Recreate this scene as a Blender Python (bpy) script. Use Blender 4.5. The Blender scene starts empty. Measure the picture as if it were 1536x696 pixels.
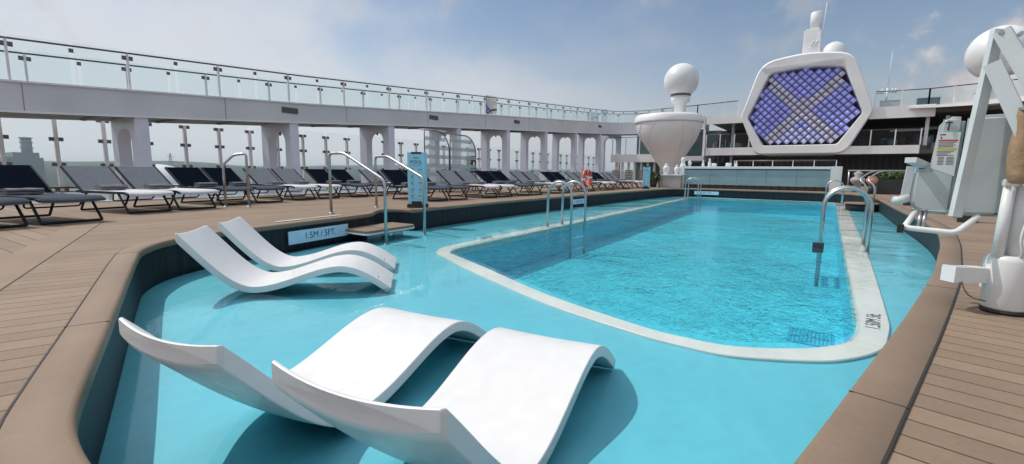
import bpy, bmesh, math, random
from math import radians as R, sin, cos, pi
from mathutils import Vector, Matrix
from mathutils.geometry import tessellate_polygon
random.seed(7)
sc = bpy.context.scene
col = sc.collection
WZ = -0.36            # water level (pool deck is z = 0)
SHELF = -0.415
FLOOR = -1.0

# ------------------------------------------------------------------ materials
def newmat(name):
    m = bpy.data.materials.new(name); m.use_nodes = True
    nt = m.node_tree; b = nt.nodes['Principled BSDF']
    return m, nt, b
def pbr(name, c, rough=.5, metal=0, noise=.06, nscale=6, bump=0, bscale=60, spec=.5, coat=0, rvar=.1, detail=6):
    m, nt, b = newmat(name)
    N = nt.nodes; L = nt.links
    tc = N.new('ShaderNodeTexCoord')
    n1 = N.new('ShaderNodeTexNoise'); n1.inputs['Scale'].default_value = nscale; n1.inputs['Detail'].default_value = detail
    L.new(tc.outputs['Object'], n1.inputs['Vector'])
    mr = N.new('ShaderNodeMapRange'); mr.inputs[1].default_value = .3; mr.inputs[2].default_value = .7
    mr.inputs[3].default_value = 1 - noise * 1.5; mr.inputs[4].default_value = 1 + noise
    L.new(n1.outputs['Fac'], mr.inputs[0])
    mx = N.new('ShaderNodeVectorMath'); mx.operation = 'SCALE'; mx.inputs[0].default_value = c
    L.new(mr.outputs[0], mx.inputs['Scale']); L.new(mx.outputs[0], b.inputs['Base Color'])
    mr2 = N.new('ShaderNodeMapRange'); mr2.inputs[1].default_value = .3; mr2.inputs[2].default_value = .7
    mr2.inputs[3].default_value = max(0, rough - rvar); mr2.inputs[4].default_value = min(1, rough + rvar)
    L.new(n1.outputs['Fac'], mr2.inputs[0]); L.new(mr2.outputs[0], b.inputs['Roughness'])
    b.inputs['Metallic'].default_value = metal
    b.inputs['Specular IOR Level'].default_value = spec
    b.inputs['Coat Weight'].default_value = coat
    if bump:
        n2 = N.new('ShaderNodeTexNoise'); n2.inputs['Scale'].default_value = bscale; n2.inputs['Detail'].default_value = 4
        L.new(tc.outputs['Object'], n2.inputs['Vector'])
        bp = N.new('ShaderNodeBump'); bp.inputs['Strength'].default_value = bump; bp.inputs['Distance'].default_value = .01
        L.new(n2.outputs['Fac'], bp.inputs['Height']); L.new(bp.outputs[0], b.inputs['Normal'])
    return m
def math_(nt, op, a, b=None, c=None):
    n = nt.nodes.new('ShaderNodeMath'); n.operation = op
    for i, v in enumerate((a, b, c)):
        if v is None: continue
        if isinstance(v, (int, float)): n.inputs[i].default_value = v
        else: nt.links.new(v, n.inputs[i])
    return n.outputs[0]
def lin(nt, x, y, a, b, c):      # a*x + b*y + c
    return math_(nt, 'ADD', math_(nt, 'ADD', math_(nt, 'MULTIPLY', x, a), math_(nt, 'MULTIPLY', y, b)), c)

M = {}
M['white'] = pbr('white paint', (.74, .75, .76), .38, noise=.05, nscale=1.5, rvar=.08)
M['whiteship'] = pbr('painted white steel', (.80, .80, .81), .42, noise=.07, nscale=.5, rvar=.1, bump=.06, bscale=1.5)
M['fascia'] = pbr('pale grey steel', (.64, .64, .66), .45, noise=.06, nscale=.7, rvar=.1)
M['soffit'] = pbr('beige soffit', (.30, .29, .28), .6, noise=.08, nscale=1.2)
M['pillar'] = pbr('lavender white pillar', (.68, .69, .79), .4, noise=.06, nscale=1)
M['vent'] = pbr('brown grey louvre', (.10, .09, .085), .6)
M['chaise'] = pbr('white moulded resin', (.72, .72, .72), .40, noise=.015, nscale=14, rvar=.12, bump=.05, bscale=260)
M['print'] = pbr('grey print', (.22, .23, .25), .6)
M['steel'] = pbr('brushed stainless steel', (.44, .45, .46), .36, metal=1, noise=.08, nscale=12, rvar=.08)
M['rail'] = pbr('dark handrail', (.10, .07, .055), .35, noise=.1)
M['post'] = pbr('white post', (.78, .78, .80), .4)
M['clamp'] = pbr('grey brown clamp', (.16, .14, .14), .4, metal=.4)
M['frame'] = pbr('black tube frame', (.012, .013, .016), .55, spec=.3)
M['tan'] = pbr('tan cloth wrap', (.33, .215, .13), .8, noise=.15, nscale=9, bump=1.0, bscale=22)
M['lift'] = pbr('grey green moulded plastic', (.43, .47, .47), .3, noise=.05, nscale=5, rvar=.08, bump=.04, bscale=60, coat=.25)
M['liftarm'] = pbr('pale grey powder coat', (.56, .60, .61), .4, noise=.05, nscale=5)
M['liftwhite'] = pbr('white powder coat', (.72, .73, .73), .4, noise=.05, nscale=5)
M['rubber'] = pbr('black rubber', (.02, .02, .02), .7)
M['paper'] = pbr('label paper', (.62, .64, .64), .5, noise=.02)
M['red'] = pbr('red print', (.55, .05, .03), .5)
M['yellow'] = pbr('yellow print', (.55, .46, .08), .5)
M['ink'] = pbr('black print', (.025, .025, .03), .6)
M['inkblue'] = pbr('dark blue print', (.015, .05, .10), .55)
M['signblue'] = pbr('light blue board', (.30, .62, .78), .45, noise=.03)
M['plate'] = pbr('pale blue plate', (.50, .70, .85), .4, noise=.05, nscale=8)
M['ring'] = pbr('red foam', (.80, .05, .015), .45, noise=.06)
M['dark'] = pbr('dark interior', (.035, .033, .033), .6, noise=.2)
M['brown'] = pbr('dark brown slats', (.06, .045, .038), .6)
M['teal'] = pbr('teal tinted panel', (.10, .17, .18), .2)
M['planter'] = pbr('grey planter', (.36, .37, .36), .6, noise=.08)
M['darkplanter'] = pbr('dark planter', (.03, .03, .032), .6)
M['leaf'] = pbr('leaves', (.06, .12, .03), .6, noise=.4, nscale=7)
M['terra'] = pbr('peach pot', (.55, .28, .17), .6)
M['wood'] = pbr('weathered wood', (.24, .18, .14), .6)
M['grate'] = pbr('grate', (.09, .58, .80), .5)
M['tread'] = pbr('dark tread', (.05, .035, .04), .6)
M['joint'] = pbr('black caulk', (.03, .026, .024), .7)
M['copper'] = pbr('stone urn', (.38, .37, .36), .7)

# mesh sling fabric
def sling(name, c, rough=.55):
    m = pbr(name, c, rough, noise=.05, nscale=14, bump=.15, bscale=400, spec=.0, rvar=.04)
    return m
M['sling_d'] = sling('navy mesh fabric', (.006, .010, .019), .85)
M['sling_l'] = sling('pale grey mesh fabric', (.19, .21, .235), .5)
M['seat_l'] = sling('sunlit pale mesh fabric', (.60, .61, .63), .5)  # pale mesh again, with sunlight on the seat put into its colour
M['seat_d'] = sling('sheen lit navy mesh fabric', (.085, .097, .12), .45)  # navy mesh again, with the seat's grey sheen put into its colour
M['towel'] = pbr('grey towel', (.20, .195, .21), .95, noise=.2, nscale=25, bump=.5, bscale=160)

# stone-like composite coping and composite deck boards
def deckmat():
    m, nt, b = newmat('composite deck boards')
    N = nt.nodes; L = nt.links
    g = N.new('ShaderNodeNewGeometry'); sp = N.new('ShaderNodeSeparateXYZ'); L.new(g.outputs['Position'], sp.inputs[0])
    x, y = sp.outputs[0], sp.outputs[1]
    def boards(ang, w, off=0.0, groove=.05):
        a = R(ang); u = lin(nt, x, y, -sin(a) / w, cos(a) / w, 50.0 + off)     # across boards
        f = math_(nt, 'FRACT', u); gi = math_(nt, 'LESS_THAN', f, groove)
        return gi, math_(nt, 'FLOOR', u)
    gR, iR = boards(-12.5, .126, .55, .05)
    gL, iL = boards(70, .135, .2, .05)
    gC, iC = boards(2, .16, 0, .045)
    gF, iF = boards(90, .13, 0, .05)
    # seam line through (-4.125,.461) and (-6.98,1.488): signed distance
    a = math.atan2(1.488 - .461, -6.981 + 4.125); nx, ny = -sin(a), cos(a)
    d = lin(nt, x, y, -nx, -ny, nx * -4.125 + ny * .461)         # positive on the pool side?
    far = math_(nt, 'GREATER_THAN', y, 2.0)
    left = math_(nt, 'LESS_THAN', x, -1.0)
    outer = math_(nt, 'GREATER_THAN', math_(nt, 'MULTIPLY', d, SGN), .30)
    band = math_(nt, 'GREATER_THAN', math_(nt, 'MULTIPLY', d, SGN), 0.0)
    seam = math_(nt, 'COMPARE', d, 0.0, .007)
    def mix(f, a_, b_): return math_(nt, 'ADD', math_(nt, 'MULTIPLY', f, b_), math_(nt, 'MULTIPLY', math_(nt, 'SUBTRACT', 1.0, f), a_))
    gi = mix(outer, mix(band, gL, 0.0), gC); gi = math_(nt, 'MAXIMUM', gi, seam)
    ii = mix(outer, mix(band, iL, 0.0), iC)
    gi = mix(far, gi, gF); ii = mix(far, ii, iF)
    gi = mix(left, gR, gi); ii = mix(left, iR, ii)
    wn = N.new('ShaderNodeTexWhiteNoise'); wn.noise_dimensions = '1D'; L.new(ii, wn.inputs['W'])
    n1 = N.new('ShaderNodeTexNoise'); n1.inputs['Scale'].default_value = 1.7; n1.inputs['Detail'].default_value = 8; n1.inputs['Roughness'].default_value = .65
    L.new(g.outputs['Position'], n1.inputs['Vector'])
    n2 = N.new('ShaderNodeTexNoise'); n2.inputs['Scale'].default_value = 55; n2.inputs['Detail'].default_value = 3
    L.new(g.outputs['Position'], n2.inputs['Vector'])
    v = math_(nt, 'ADD', math_(nt, 'MULTIPLY', wn.outputs['Value'], .22), math_(nt, 'ADD', math_(nt, 'MULTIPLY', n1.outputs['Fac'], .55), math_(nt, 'MULTIPLY', n2.outputs['Fac'], .25)))
    v = math_(nt, 'ADD', v, .52)
    base = N.new('ShaderNodeVectorMath'); base.operation = 'SCALE'; base.inputs[0].default_value = DECKC; L.new(v, base.inputs['Scale'])
    mc = N.new('ShaderNodeMix'); mc.data_type = 'RGBA'; L.new(gi, mc.inputs['Factor']); L.new(base.outputs[0], mc.inputs['A']); mc.inputs['B'].default_value = (.035, .026, .021, 1)
    L.new(mc.outputs['Result'], b.inputs['Base Color'])
    b.inputs['Roughness'].default_value = .72; b.inputs['Specular IOR Level'].default_value = .3
    bp = N.new('ShaderNodeBump'); bp.inputs['Strength'].default_value = .6; bp.inputs['Distance'].default_value = .004
    h = math_(nt, 'SUBTRACT', math_(nt, 'MULTIPLY', n2.outputs['Fac'], .5), gi); L.new(h, bp.inputs['Height']); L.new(bp.outputs[0], b.inputs['Normal'])
    return m
DECKC = (.245, .177, .124); SGN = -1.0
M['deck'] = deckmat()
def copingmat():
    m, nt, b = newmat('composite coping')
    N = nt.nodes; L = nt.links
    g = N.new('ShaderNodeNewGeometry')
    n1 = N.new('ShaderNodeTexNoise'); n1.inputs['Scale'].default_value = 1.3; n1.inputs['Detail'].default_value = 9; n1.inputs['Roughness'].default_value = .6
    n2 = N.new('ShaderNodeTexNoise'); n2.inputs['Scale'].default_value = 70; n2.inputs['Detail'].default_value = 3
    n3 = N.new('ShaderNodeTexVoronoi'); n3.inputs['Scale'].default_value = 5
    for n in (n1, n2, n3): L.new(g.outputs['Position'], n.inputs['Vector'])
    v = math_(nt, 'ADD', math_(nt, 'MULTIPLY', n1.outputs['Fac'], .7), math_(nt, 'MULTIPLY', n2.outputs['Fac'], .2))
    v = math_(nt, 'ADD', v, .58)
    spot = math_(nt, 'LESS_THAN', n3.outputs['Distance'], .012)
    v = math_(nt, 'SUBTRACT', v, math_(nt, 'MULTIPLY', spot, .35))
    base = N.new('ShaderNodeVectorMath'); base.operation = 'SCALE'; base.inputs[0].default_value = (.222, .159, .112); L.new(v, base.inputs['Scale'])
    L.new(base.outputs[0], b.inputs['Base Color']); b.inputs['Roughness'].default_value = .68; b.inputs['Specular IOR Level'].default_value = .35
    bp = N.new('ShaderNodeBump'); bp.inputs['Strength'].default_value = .35; bp.inputs['Distance'].default_value = .003
    L.new(n2.outputs['Fac'], bp.inputs['Height']); L.new(bp.outputs[0], b.inputs['Normal'])
    return m
M['coping'] = copingmat()
def tilemat():
    m, nt, b = newmat('ribbed pool wall tile')
    N = nt.nodes; L = nt.links
    uv = N.new('ShaderNodeUVMap'); sp = N.new('ShaderNodeSeparateXYZ'); L.new(uv.outputs[0], sp.inputs[0])
    u = math_(nt, 'MULTIPLY', sp.outputs[0], 1 / .03); f = math_(nt, 'FRACT', u)
    gi = math_(nt, 'LESS_THAN', f, .16)
    f2 = math_(nt, 'FRACT', math_(nt, 'MULTIPLY', sp.outputs[0], 1 / .6)); g2 = math_(nt, 'LESS_THAN', f2, .014)
    gi = math_(nt, 'MAXIMUM', gi, g2)
    wn = N.new('ShaderNodeTexWhiteNoise'); wn.noise_dimensions = '1D'; L.new(math_(nt, 'FLOOR', u), wn.inputs['W'])
    v = math_(nt, 'ADD', math_(nt, 'MULTIPLY', wn.outputs['Value'], .5), .75)
    base = N.new('ShaderNodeVectorMath'); base.operation = 'SCALE'; base.inputs[0].default_value = (.022, .030, .036); L.new(v, base.inputs['Scale'])
    mc = N.new('ShaderNodeMix'); mc.data_type = 'RGBA'; L.new(gi, mc.inputs['Factor']); L.new(base.outputs[0], mc.inputs['A']); mc.inputs['B'].default_value = (.02, .026, .03, 1)
    L.new(mc.outputs['Result'], b.inputs['Base Color']); b.inputs['Roughness'].default_value = .5; b.inputs['Specular IOR Level'].default_value = .1
    bp = N.new('ShaderNodeBump'); bp.inputs['Strength'].default_value = .6; bp.inputs['Distance'].default_value = .005
    L.new(math_(nt, 'SUBTRACT', 1.0, gi), bp.inputs['Height']); L.new(bp.outputs[0], b.inputs['Normal'])
    return m
M['tile'] = tilemat()
M['shelf'] = pbr('aqua pool paint', (.155, .62, .77), .55, noise=.035, nscale=1.2, rvar=.05)
M['deepfloor'] = pbr('turquoise pool tile', (.13, .78, .97), .55, noise=.04, nscale=2.5, rvar=.05)
M['ringpaint'] = pbr('white ledge paint', (.88, .87, .83), .5, noise=.015, nscale=2)
M['seafl'] = None
def watermat(name, tint, s1, s2, k1, k2, refr=0.0, dist=.02, calm=False, ior=1.33, lens=(6, 0)):
    m = bpy.data.materials.new(name); m.use_nodes = True
    nt = m.node_tree; N = nt.nodes; L = nt.links; N.clear()
    out = N.new('ShaderNodeOutputMaterial')
    g = N.new('ShaderNodeNewGeometry')
    mp = N.new('ShaderNodeMapping'); mp.inputs['Rotation'].default_value = (0, 0, R(25)); mp.inputs['Scale'].default_value = (1, .72, 1)
    L.new(g.outputs['Position'], mp.inputs['Vector'])
    a = N.new('ShaderNodeTexNoise'); a.inputs['Scale'].default_value = s1; a.inputs['Detail'].default_value = 2; a.inputs['Distortion'].default_value = .8
    b = N.new('ShaderNodeTexNoise'); b.inputs['Scale'].default_value = s2; b.inputs['Detail'].default_value = 2; b.inputs['Distortion'].default_value = 1.2
    for n in (a, b): L.new(mp.outputs[0], n.inputs['Vector'])
    # patches of calmer and rougher water
    pz = N.new('ShaderNodeTexNoise'); pz.inputs['Scale'].default_value = .45; pz.inputs['Detail'].default_value = 2
    L.new(g.outputs['Position'], pz.inputs['Vector'])
    pr_ = N.new('ShaderNodeMapRange'); pr_.inputs[1].default_value = .38; pr_.inputs[2].default_value = .62; pr_.inputs[3].default_value = .55; pr_.inputs[4].default_value = 1.2
    L.new(pz.outputs['Fac'], pr_.inputs[0])
    h = math_(nt, 'ADD', math_(nt, 'MULTIPLY', a.outputs['Fac'], k1), math_(nt, 'MULTIPLY', b.outputs['Fac'], k2))
    big = N.new('ShaderNodeTexNoise'); big.inputs['Scale'].default_value = s1 * .22; big.inputs['Detail'].default_value = 1; L.new(mp.outputs[0], big.inputs['Vector'])
    h = math_(nt, 'ADD', h, math_(nt, 'MULTIPLY', big.outputs['Fac'], k1 * 2.2))
    h = math_(nt, 'MULTIPLY', h, pr_.outputs[0])
    if calm:      # sheltered near end, livelier water away from it
        sx = N.new('ShaderNodeSeparateXYZ'); L.new(g.outputs['Position'], sx.inputs[0])
        cr = N.new('ShaderNodeMapRange'); cr.inputs[1].default_value = 2.0; cr.inputs[2].default_value = 7.0; cr.inputs[3].default_value = .22; cr.inputs[4].default_value = 1.5
        L.new(math_(nt, 'ADD', sx.outputs[1], sx.outputs[0]), cr.inputs[0]); h = math_(nt, 'MULTIPLY', h, cr.outputs[0])
    bp = N.new('ShaderNodeBump'); bp.inputs['Strength'].default_value = 1; bp.inputs['Distance'].default_value = dist
    L.new(h, bp.inputs['Height'])
    fr = N.new('ShaderNodeFresnel'); fr.inputs['IOR'].default_value = ior; L.new(bp.outputs[0], fr.inputs['Normal'])
    gl = N.new('ShaderNodeBsdfGlossy'); gl.inputs['Roughness'].default_value = .015; L.new(bp.outputs[0], gl.inputs['Normal'])
    tr = N.new('ShaderNodeBsdfTransparent'); 
    # caustic light pattern put into the water tint by a warped cell texture
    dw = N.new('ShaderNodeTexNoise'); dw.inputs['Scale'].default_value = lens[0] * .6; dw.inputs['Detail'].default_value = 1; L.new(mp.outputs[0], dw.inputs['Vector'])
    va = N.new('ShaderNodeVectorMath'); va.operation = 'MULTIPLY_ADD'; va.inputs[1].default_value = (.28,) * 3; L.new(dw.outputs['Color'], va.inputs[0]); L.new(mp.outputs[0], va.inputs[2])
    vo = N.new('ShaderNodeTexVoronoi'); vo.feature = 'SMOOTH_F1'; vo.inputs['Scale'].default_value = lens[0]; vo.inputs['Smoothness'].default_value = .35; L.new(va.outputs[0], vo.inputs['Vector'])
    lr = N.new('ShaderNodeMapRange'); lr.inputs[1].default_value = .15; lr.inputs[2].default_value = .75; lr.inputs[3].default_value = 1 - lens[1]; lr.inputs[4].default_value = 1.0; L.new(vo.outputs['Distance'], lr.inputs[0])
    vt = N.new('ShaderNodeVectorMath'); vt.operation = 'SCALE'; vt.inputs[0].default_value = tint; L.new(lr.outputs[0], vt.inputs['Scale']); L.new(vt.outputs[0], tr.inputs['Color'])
    body = tr
    if refr:
        rf = N.new('ShaderNodeBsdfRefraction'); rf.inputs['IOR'].default_value = 1.33; rf.inputs['Roughness'].default_value = 0
        rf.inputs['Color'].default_value = (*tint, 1); L.new(bp.outputs[0], rf.inputs['Normal'])
        mm = N.new('ShaderNodeMixShader'); mm.inputs[0].default_value = refr; L.new(tr.outputs[0], mm.inputs[1]); L.new(rf.outputs[0], mm.inputs[2]); body = mm
    mx = N.new('ShaderNodeMixShader'); L.new(fr.outputs[0], mx.inputs[0]); L.new(body.outputs[0], mx.inputs[1]); L.new(gl.outputs[0], mx.inputs[2])
    L.new(mx.outputs[0], out.inputs['Surface'])
    return m
M['w_shelf'] = watermat('calm shallow water', (.94, .992, .995), 2.2, 14, .22, .05, dist=.05, calm=True, ior=1.27, lens=(9, .05))
M['w_deep'] = watermat('rippled deep water', (.74, .99, 1.0), 8.0, 24, .26, .20, refr=.06, dist=.11, ior=1.25, lens=(11, .17))
def glassmat(name, tint, gloss=1.5, rough=0.0):
    m = bpy.data.materials.new(name); m.use_nodes = True
    nt = m.node_tree; N = nt.nodes; L = nt.links; N.clear()
    out = N.new('ShaderNodeOutputMaterial')
    fr = N.new('ShaderNodeFresnel'); fr.inputs['IOR'].default_value = gloss
    gl = N.new('ShaderNodeBsdfGlossy'); gl.inputs['Roughness'].default_value = rough
    tr = N.new('ShaderNodeBsdfTransparent'); tr.inputs['Color'].default_value = (*tint, 1)
    mx = N.new('ShaderNodeMixShader'); L.new(fr.outputs[0], mx.inputs[0]); L.new(tr.outputs[0], mx.inputs[1]); L.new(gl.outputs[0], mx.inputs[2])
    L.new(mx.outputs[0], out.inputs['Surface'])
    return m
M['glass'] = glassmat('green tinted glass', (.90, .955, .95), 1.27)
M['glass2'] = glassmat('clear screen glass', (.90, .95, .95), 1.3)
M['frost'] = pbr('frosted band', (.55, .60, .62), .5)
M['frost'].node_tree.nodes['Principled BSDF'].inputs['Alpha'].default_value = .5

# ------------------------------------------------------------------ mesh building
class MB:
    def __init__(s): s.v = []; s.f = []; s.mi = []; s.sm = []
    def face(s, idx, mi=0, smooth=False): s.f.append(idx); s.mi.append(mi); s.sm.append(smooth)
    def add(s, vs, fs, mi=0, smooth=False):
        o = len(s.v); s.v += [tuple(p) for p in vs]
        for f in fs: s.face([o + i for i in f], mi, smooth)
    def box(s, x0, x1, y0, y1, z0, z1, mi=0, rot=0, c=None, bev=0):
        if bev:
            bm = bmesh.new(); bmesh.ops.create_cube(bm, size=1)
            for v in bm.verts: v.co = Vector(((x0 + x1) / 2 + v.co.x * (x1 - x0), (y0 + y1) / 2 + v.co.y * (y1 - y0), (z0 + z1) / 2 + v.co.z * (z1 - z0)))
            bmesh.ops.bevel(bm, geom=bm.edges[:], offset=bev, segments=2, affect='EDGES')
            bm.verts.index_update()
            P = [v.co.copy() for v in bm.verts]; F = [[v.index for v in f.verts] for f in bm.faces]; bm.free()
        else:
            P = [Vector(p) for p in ((x0, y0, z0), (x1, y0, z0), (x1, y1, z0), (x0, y1, z0), (x0, y0, z1), (x1, y0, z1), (x1, y1, z1), (x0, y1, z1))]
            F = [(3, 2, 1, 0), (4, 5, 6, 7), (0, 1, 5, 4), (1, 2, 6, 5), (2, 3, 7, 6), (3, 0, 4, 7)]
        if rot:
            c = Vector(c or ((x0 + x1) / 2, (y0 + y1) / 2, 0)); m = Matrix.Rotation(rot, 3, 'Z')
            P = [m @ (p - c) + c for p in P]
        s.add(P, F, mi); return s
    def bar(s, a, b, w, h, mi=0, up=(0, 0, 1)):       # rectangular bar a->b, w sideways, h along up
        a, b = Vector(a), Vector(b); d = (b - a).normalized(); u = Vector(up)
        sd = d.cross(u)
        if sd.length < 1e-4: sd = d.cross(Vector((1, 0, 0)))
        sd.normalize(); u = sd.cross(d).normalized()
        P = []
        for q in (a, b):
            for i, j in ((-1, -1), (1, -1), (1, 1), (-1, 1)): P.append(q + sd * (i * w / 2) + u * (j * h / 2))
        s.add(P, [(3, 2, 1, 0), (4, 5, 6, 7), (0, 1, 5, 4), (1, 2, 6, 5), (2, 3, 7, 6), (3, 0, 4, 7)], mi); return s
    def tube(s, pts, r, n=10, mi=0, rc=0, seg=6, closed=False):
        pts = [Vector(p) for p in pts]
        if rc:
            q = [pts[0]]
            for i in range(1, len(pts) - 1):
                a, b, c = pts[i - 1], pts[i], pts[i + 1]
                d1 = (a - b); d2 = (c - b); k = min(rc, d1.length * .49, d2.length * .49)
                p0 = b + d1.normalized() * k; p1 = b + d2.normalized() * k
                for t in range(seg + 1):
                    t /= seg; q.append(p0 * (1 - t) ** 2 + b * 2 * t * (1 - t) + p1 * t * t)
            q.append(pts[-1]); pts = q
        L_ = len(pts); o = len(s.v); pn = None
        for i, p in enumerate(pts):
            if closed: d = pts[(i + 1) % L_] - pts[i - 1]
            else: d = pts[min(i + 1, L_ - 1)] - pts[max(i - 1, 0)]
            d.normalize()
            if pn is None:
                pn = d.cross(Vector((0, 0, 1)))
                if pn.length < .05: pn = d.cross(Vector((1, 0, 0)))
            pn = (pn - d * pn.dot(d)).normalized(); bn = d.cross(pn)
            rr = r[i] if isinstance(r, list) else r
            for k in range(n):
                a = 2 * pi * k / n; s.v.append(tuple(p + pn * (cos(a) * rr) + bn * (sin(a) * rr)))
        for i in range(L_ if closed else L_ - 1):
            for k in range(n):
                j = (i + 1) % L_
                s.face([o + i * n + k, o + i * n + (k + 1) % n, o + j * n + (k + 1) % n, o + j * n + k], mi, True)
        if not closed:
            s.face([o + k for k in range(n)][::-1], mi); s.face([o + (L_ - 1) * n + k for k in range(n)], mi)
        return s
    def lathe(s, prof, c=(0, 0), n=24, mi=0, shift=None, cap=True):
        o = len(s.v)
        for r, z in prof:
            sx = shift(z) if shift else 0
            for k in range(n):
                a = 2 * pi * k / n; s.v.append((c[0] + sx + cos(a) * r, c[1] + sin(a) * r, z))
        for i in range(len(prof) - 1):
            for k in range(n):
                s.face([o + i * n + k, o + i * n + (k + 1) % n, o + (i + 1) * n + (k + 1) % n, o + (i + 1) * n + k], mi, True)
        if cap:
            s.face([o + k for k in range(n)][::-1], mi); s.face([o + (len(prof) - 1) * n + k for k in range(n)], mi)
        return s
    def prism(s, poly, axis, a0, a1, mi=0):           # extrude 2D polygon along axis
        def P(p, a): return {'x': (a, p[0], p[1]), 'y': (p[0], a, p[1]), 'z': (p[0], p[1], a)}[axis]
        n = len(poly); vs = [P(p, a0) for p in poly] + [P(p, a1) for p in poly]
        fs = [list(range(n))[::-1], [n + i for i in range(n)]] + [(i, (i + 1) % n, n + (i + 1) % n, n + i) for i in range(n)]
        s.add(vs, fs, mi); return s
    def build(s, name, mats, parent=None, recalc=True, **tags):
        me = bpy.data.meshes.new(name); me.from_pydata(s.v, [], s.f)
        if not isinstance(mats, (list, tuple)): mats = [mats]
        for m in mats: me.materials.append(m)
        me.polygons.foreach_set('material_index', s.mi); me.polygons.foreach_set('use_smooth', s.sm); me.update(calc_edges=True)
        if me.validate(): print('INVALID', name)
        if recalc:
            bm = bmesh.new(); bm.from_mesh(me); bmesh.ops.recalc_face_normals(bm, faces=bm.faces[:]); bm.to_mesh(me); bm.free()
        me.update()
        o = bpy.data.objects.new(name, me); col.objects.link(o)
        if parent is not None: o.parent = parent
        for k, v in tags.items(): o[k] = v
        return o
def thing(name, label, cat, loc=(0, 0, 0), rz=0, group=None):
    o = bpy.data.objects.new(name, None); col.objects.link(o); o.location = loc; o.rotation_euler = (0, 0, rz)
    o['label'] = label; o['category'] = cat
    if group: o['group'] = group
    return o
def tag(o, label, cat, group=None):
    o['label'] = label; o['category'] = cat
    if group: o['group'] = group
    return o
def dup(root, loc, rz, label=None, scale=None):
    r = root.copy(); col.objects.link(r); r.location = loc; r.rotation_euler = (0, 0, rz)
    if label: r['label'] = label
    if scale: r.scale = scale
    for ch in list(root.children):
        c = ch.copy(); col.objects.link(c); c.parent = r
        for g in ch.children:
            d = g.copy(); col.objects.link(d); d.parent = c
    return r
def text(name, body, size, mat, parent, mtx, depth=.001, align='CENTER', sx=1.0):
    cu = bpy.data.curves.new(name, 'FONT'); cu.body = body; cu.size = size; cu.extrude = depth; cu.align_x = align; cu.align_y = 'CENTER'
    tmp = bpy.data.objects.new(name, cu); col.objects.link(tmp)
    bpy.context.view_layer.update()
    me = bpy.data.meshes.new_from_object(tmp.evaluated_get(bpy.context.evaluated_depsgraph_get()))
    bpy.data.objects.remove(tmp)
    me.name = name; me.materials.clear(); me.materials.append(mat)
    me.transform(Matrix.Diagonal((sx, 1, 1, 1))); me.transform(mtx)
    o = bpy.data.objects.new(name, me); col.objects.link(o)
    if parent is not None: o.parent = parent
    return o
def frame_mtx(o, x, y):                                # matrix with x axis, y axis, origin
    x = Vector(x).normalized(); y = Vector(y); z = x.cross(y).normalized(); y = z.cross(x)
    return Matrix(((x.x, y.x, z.x, o[0]), (x.y, y.y, z.y, o[1]), (x.z, y.z, z.z, o[2]), (0, 0, 0, 1)))
def smooth_loop(P, k=5):
    n = len(P); out = []
    for i in range(n):
        p0, p1, p2, p3 = [Vector(P[(i + j) % n]) for j in (-1, 0, 1, 2)]
        d = (p2 - p1).length; kk = max(2, min(k * 3, int(k * d / .8) + 2))
        a = .5
        t0 = 0; t1 = max((p1 - p0).length ** a, 1e-3); t2 = t1 + max(d ** a, 1e-3); t3 = t2 + max((p3 - p2).length ** a, 1e-3)
        for j in range(kk):
            t = t1 + (t2 - t1) * j / kk
            A1 = p0 * ((t1 - t) / (t1 - t0)) + p1 * ((t - t0) / (t1 - t0)); A2 = p1 * ((t2 - t) / (t2 - t1)) + p2 * ((t - t1) / (t2 - t1)); A3 = p2 * ((t3 - t) / (t3 - t2)) + p3 * ((t - t2) / (t3 - t2))
            B1 = A1 * ((t2 - t) / (t2 - t0)) + A2 * ((t - t0) / (t2 - t0)); B2 = A2 * ((t3 - t) / (t3 - t1)) + A3 * ((t - t1) / (t3 - t1))
            out.append(B1 * ((t2 - t) / (t2 - t1)) + B2 * ((t - t1) / (t2 - t1)))
    return out
def offset(P, d):                                      # loop clockwise/ccw aware: d>0 outward
    n = len(P); area = sum(P[i].x * P[(i + 1) % n].y - P[(i + 1) % n].x * P[i].y for i in range(n)); s = 1 if area > 0 else -1
    out = []
    for i in range(n):
        t = (P[(i + 1) % n] - P[i - 1]).normalized(); out.append(P[i] + Vector((t.y, -t.x)) * (d * s))
    return out
def sheet(outer, holes, z):
    loops = [[Vector((p.x, p.y, 0)) for p in outer]] + [[Vector((p.x, p.y, 0)) for p in h] for h in holes]
    tris = tessellate_polygon(loops); vs = [(p.x, p.y, z) for l in loops for p in l]
    return vs, [tuple(t) for t in tris]

# ------------------------------------------------------------------ pool outline
P0 = [(-1.49, .284), (-1.67, .295), (-1.85, .327), (-2.18, .433), (-2.66, .60), (-3.36, .84), (-4.07, 1.083), (-4.75, 1.32), (-5.2, 1.50),
      (-5.60, 1.80), (-5.86, 2.2), (-6.0, 2.65), (-6.1, 3.1), (-6.28, 3.9), (-6.46, 4.75), (-6.54, 5.05), (-6.66, 5.28), (-6.95, 5.6), (-7.1, 5.85), (-7.02, 6.08), (-6.8, 6.16), (-6.62, 6.17), (-6.6, 6.35),
      (-6.70, 7.06), (-6.76, 8.0), (-6.88, 9.8), (-6.90, 14), (-6.85, 19), (-6.72, 22.6), (-6.45, 24.0), (-5.7, 24.5), (-3, 24.6), (-.6, 24.5), (.5, 24.1), (1.2, 22.6), (1.38, 20),
      (1.39, 14), (1.36, 9.2), (1.155, 7.3), (.93, 5.9), (.727, 4.73), (.524, 3.75), (.344, 2.92), (.21, 2.33), (.094, 1.823), (.02, 1.5), (-.07, 1.15), (-.22, .80), (-.5, .48), (-.85, .32), (-1.2, .28)]
POOL = smooth_loop([Vector(p) for p in P0], 6)
SEAM = offset(POOL, .165)
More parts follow.
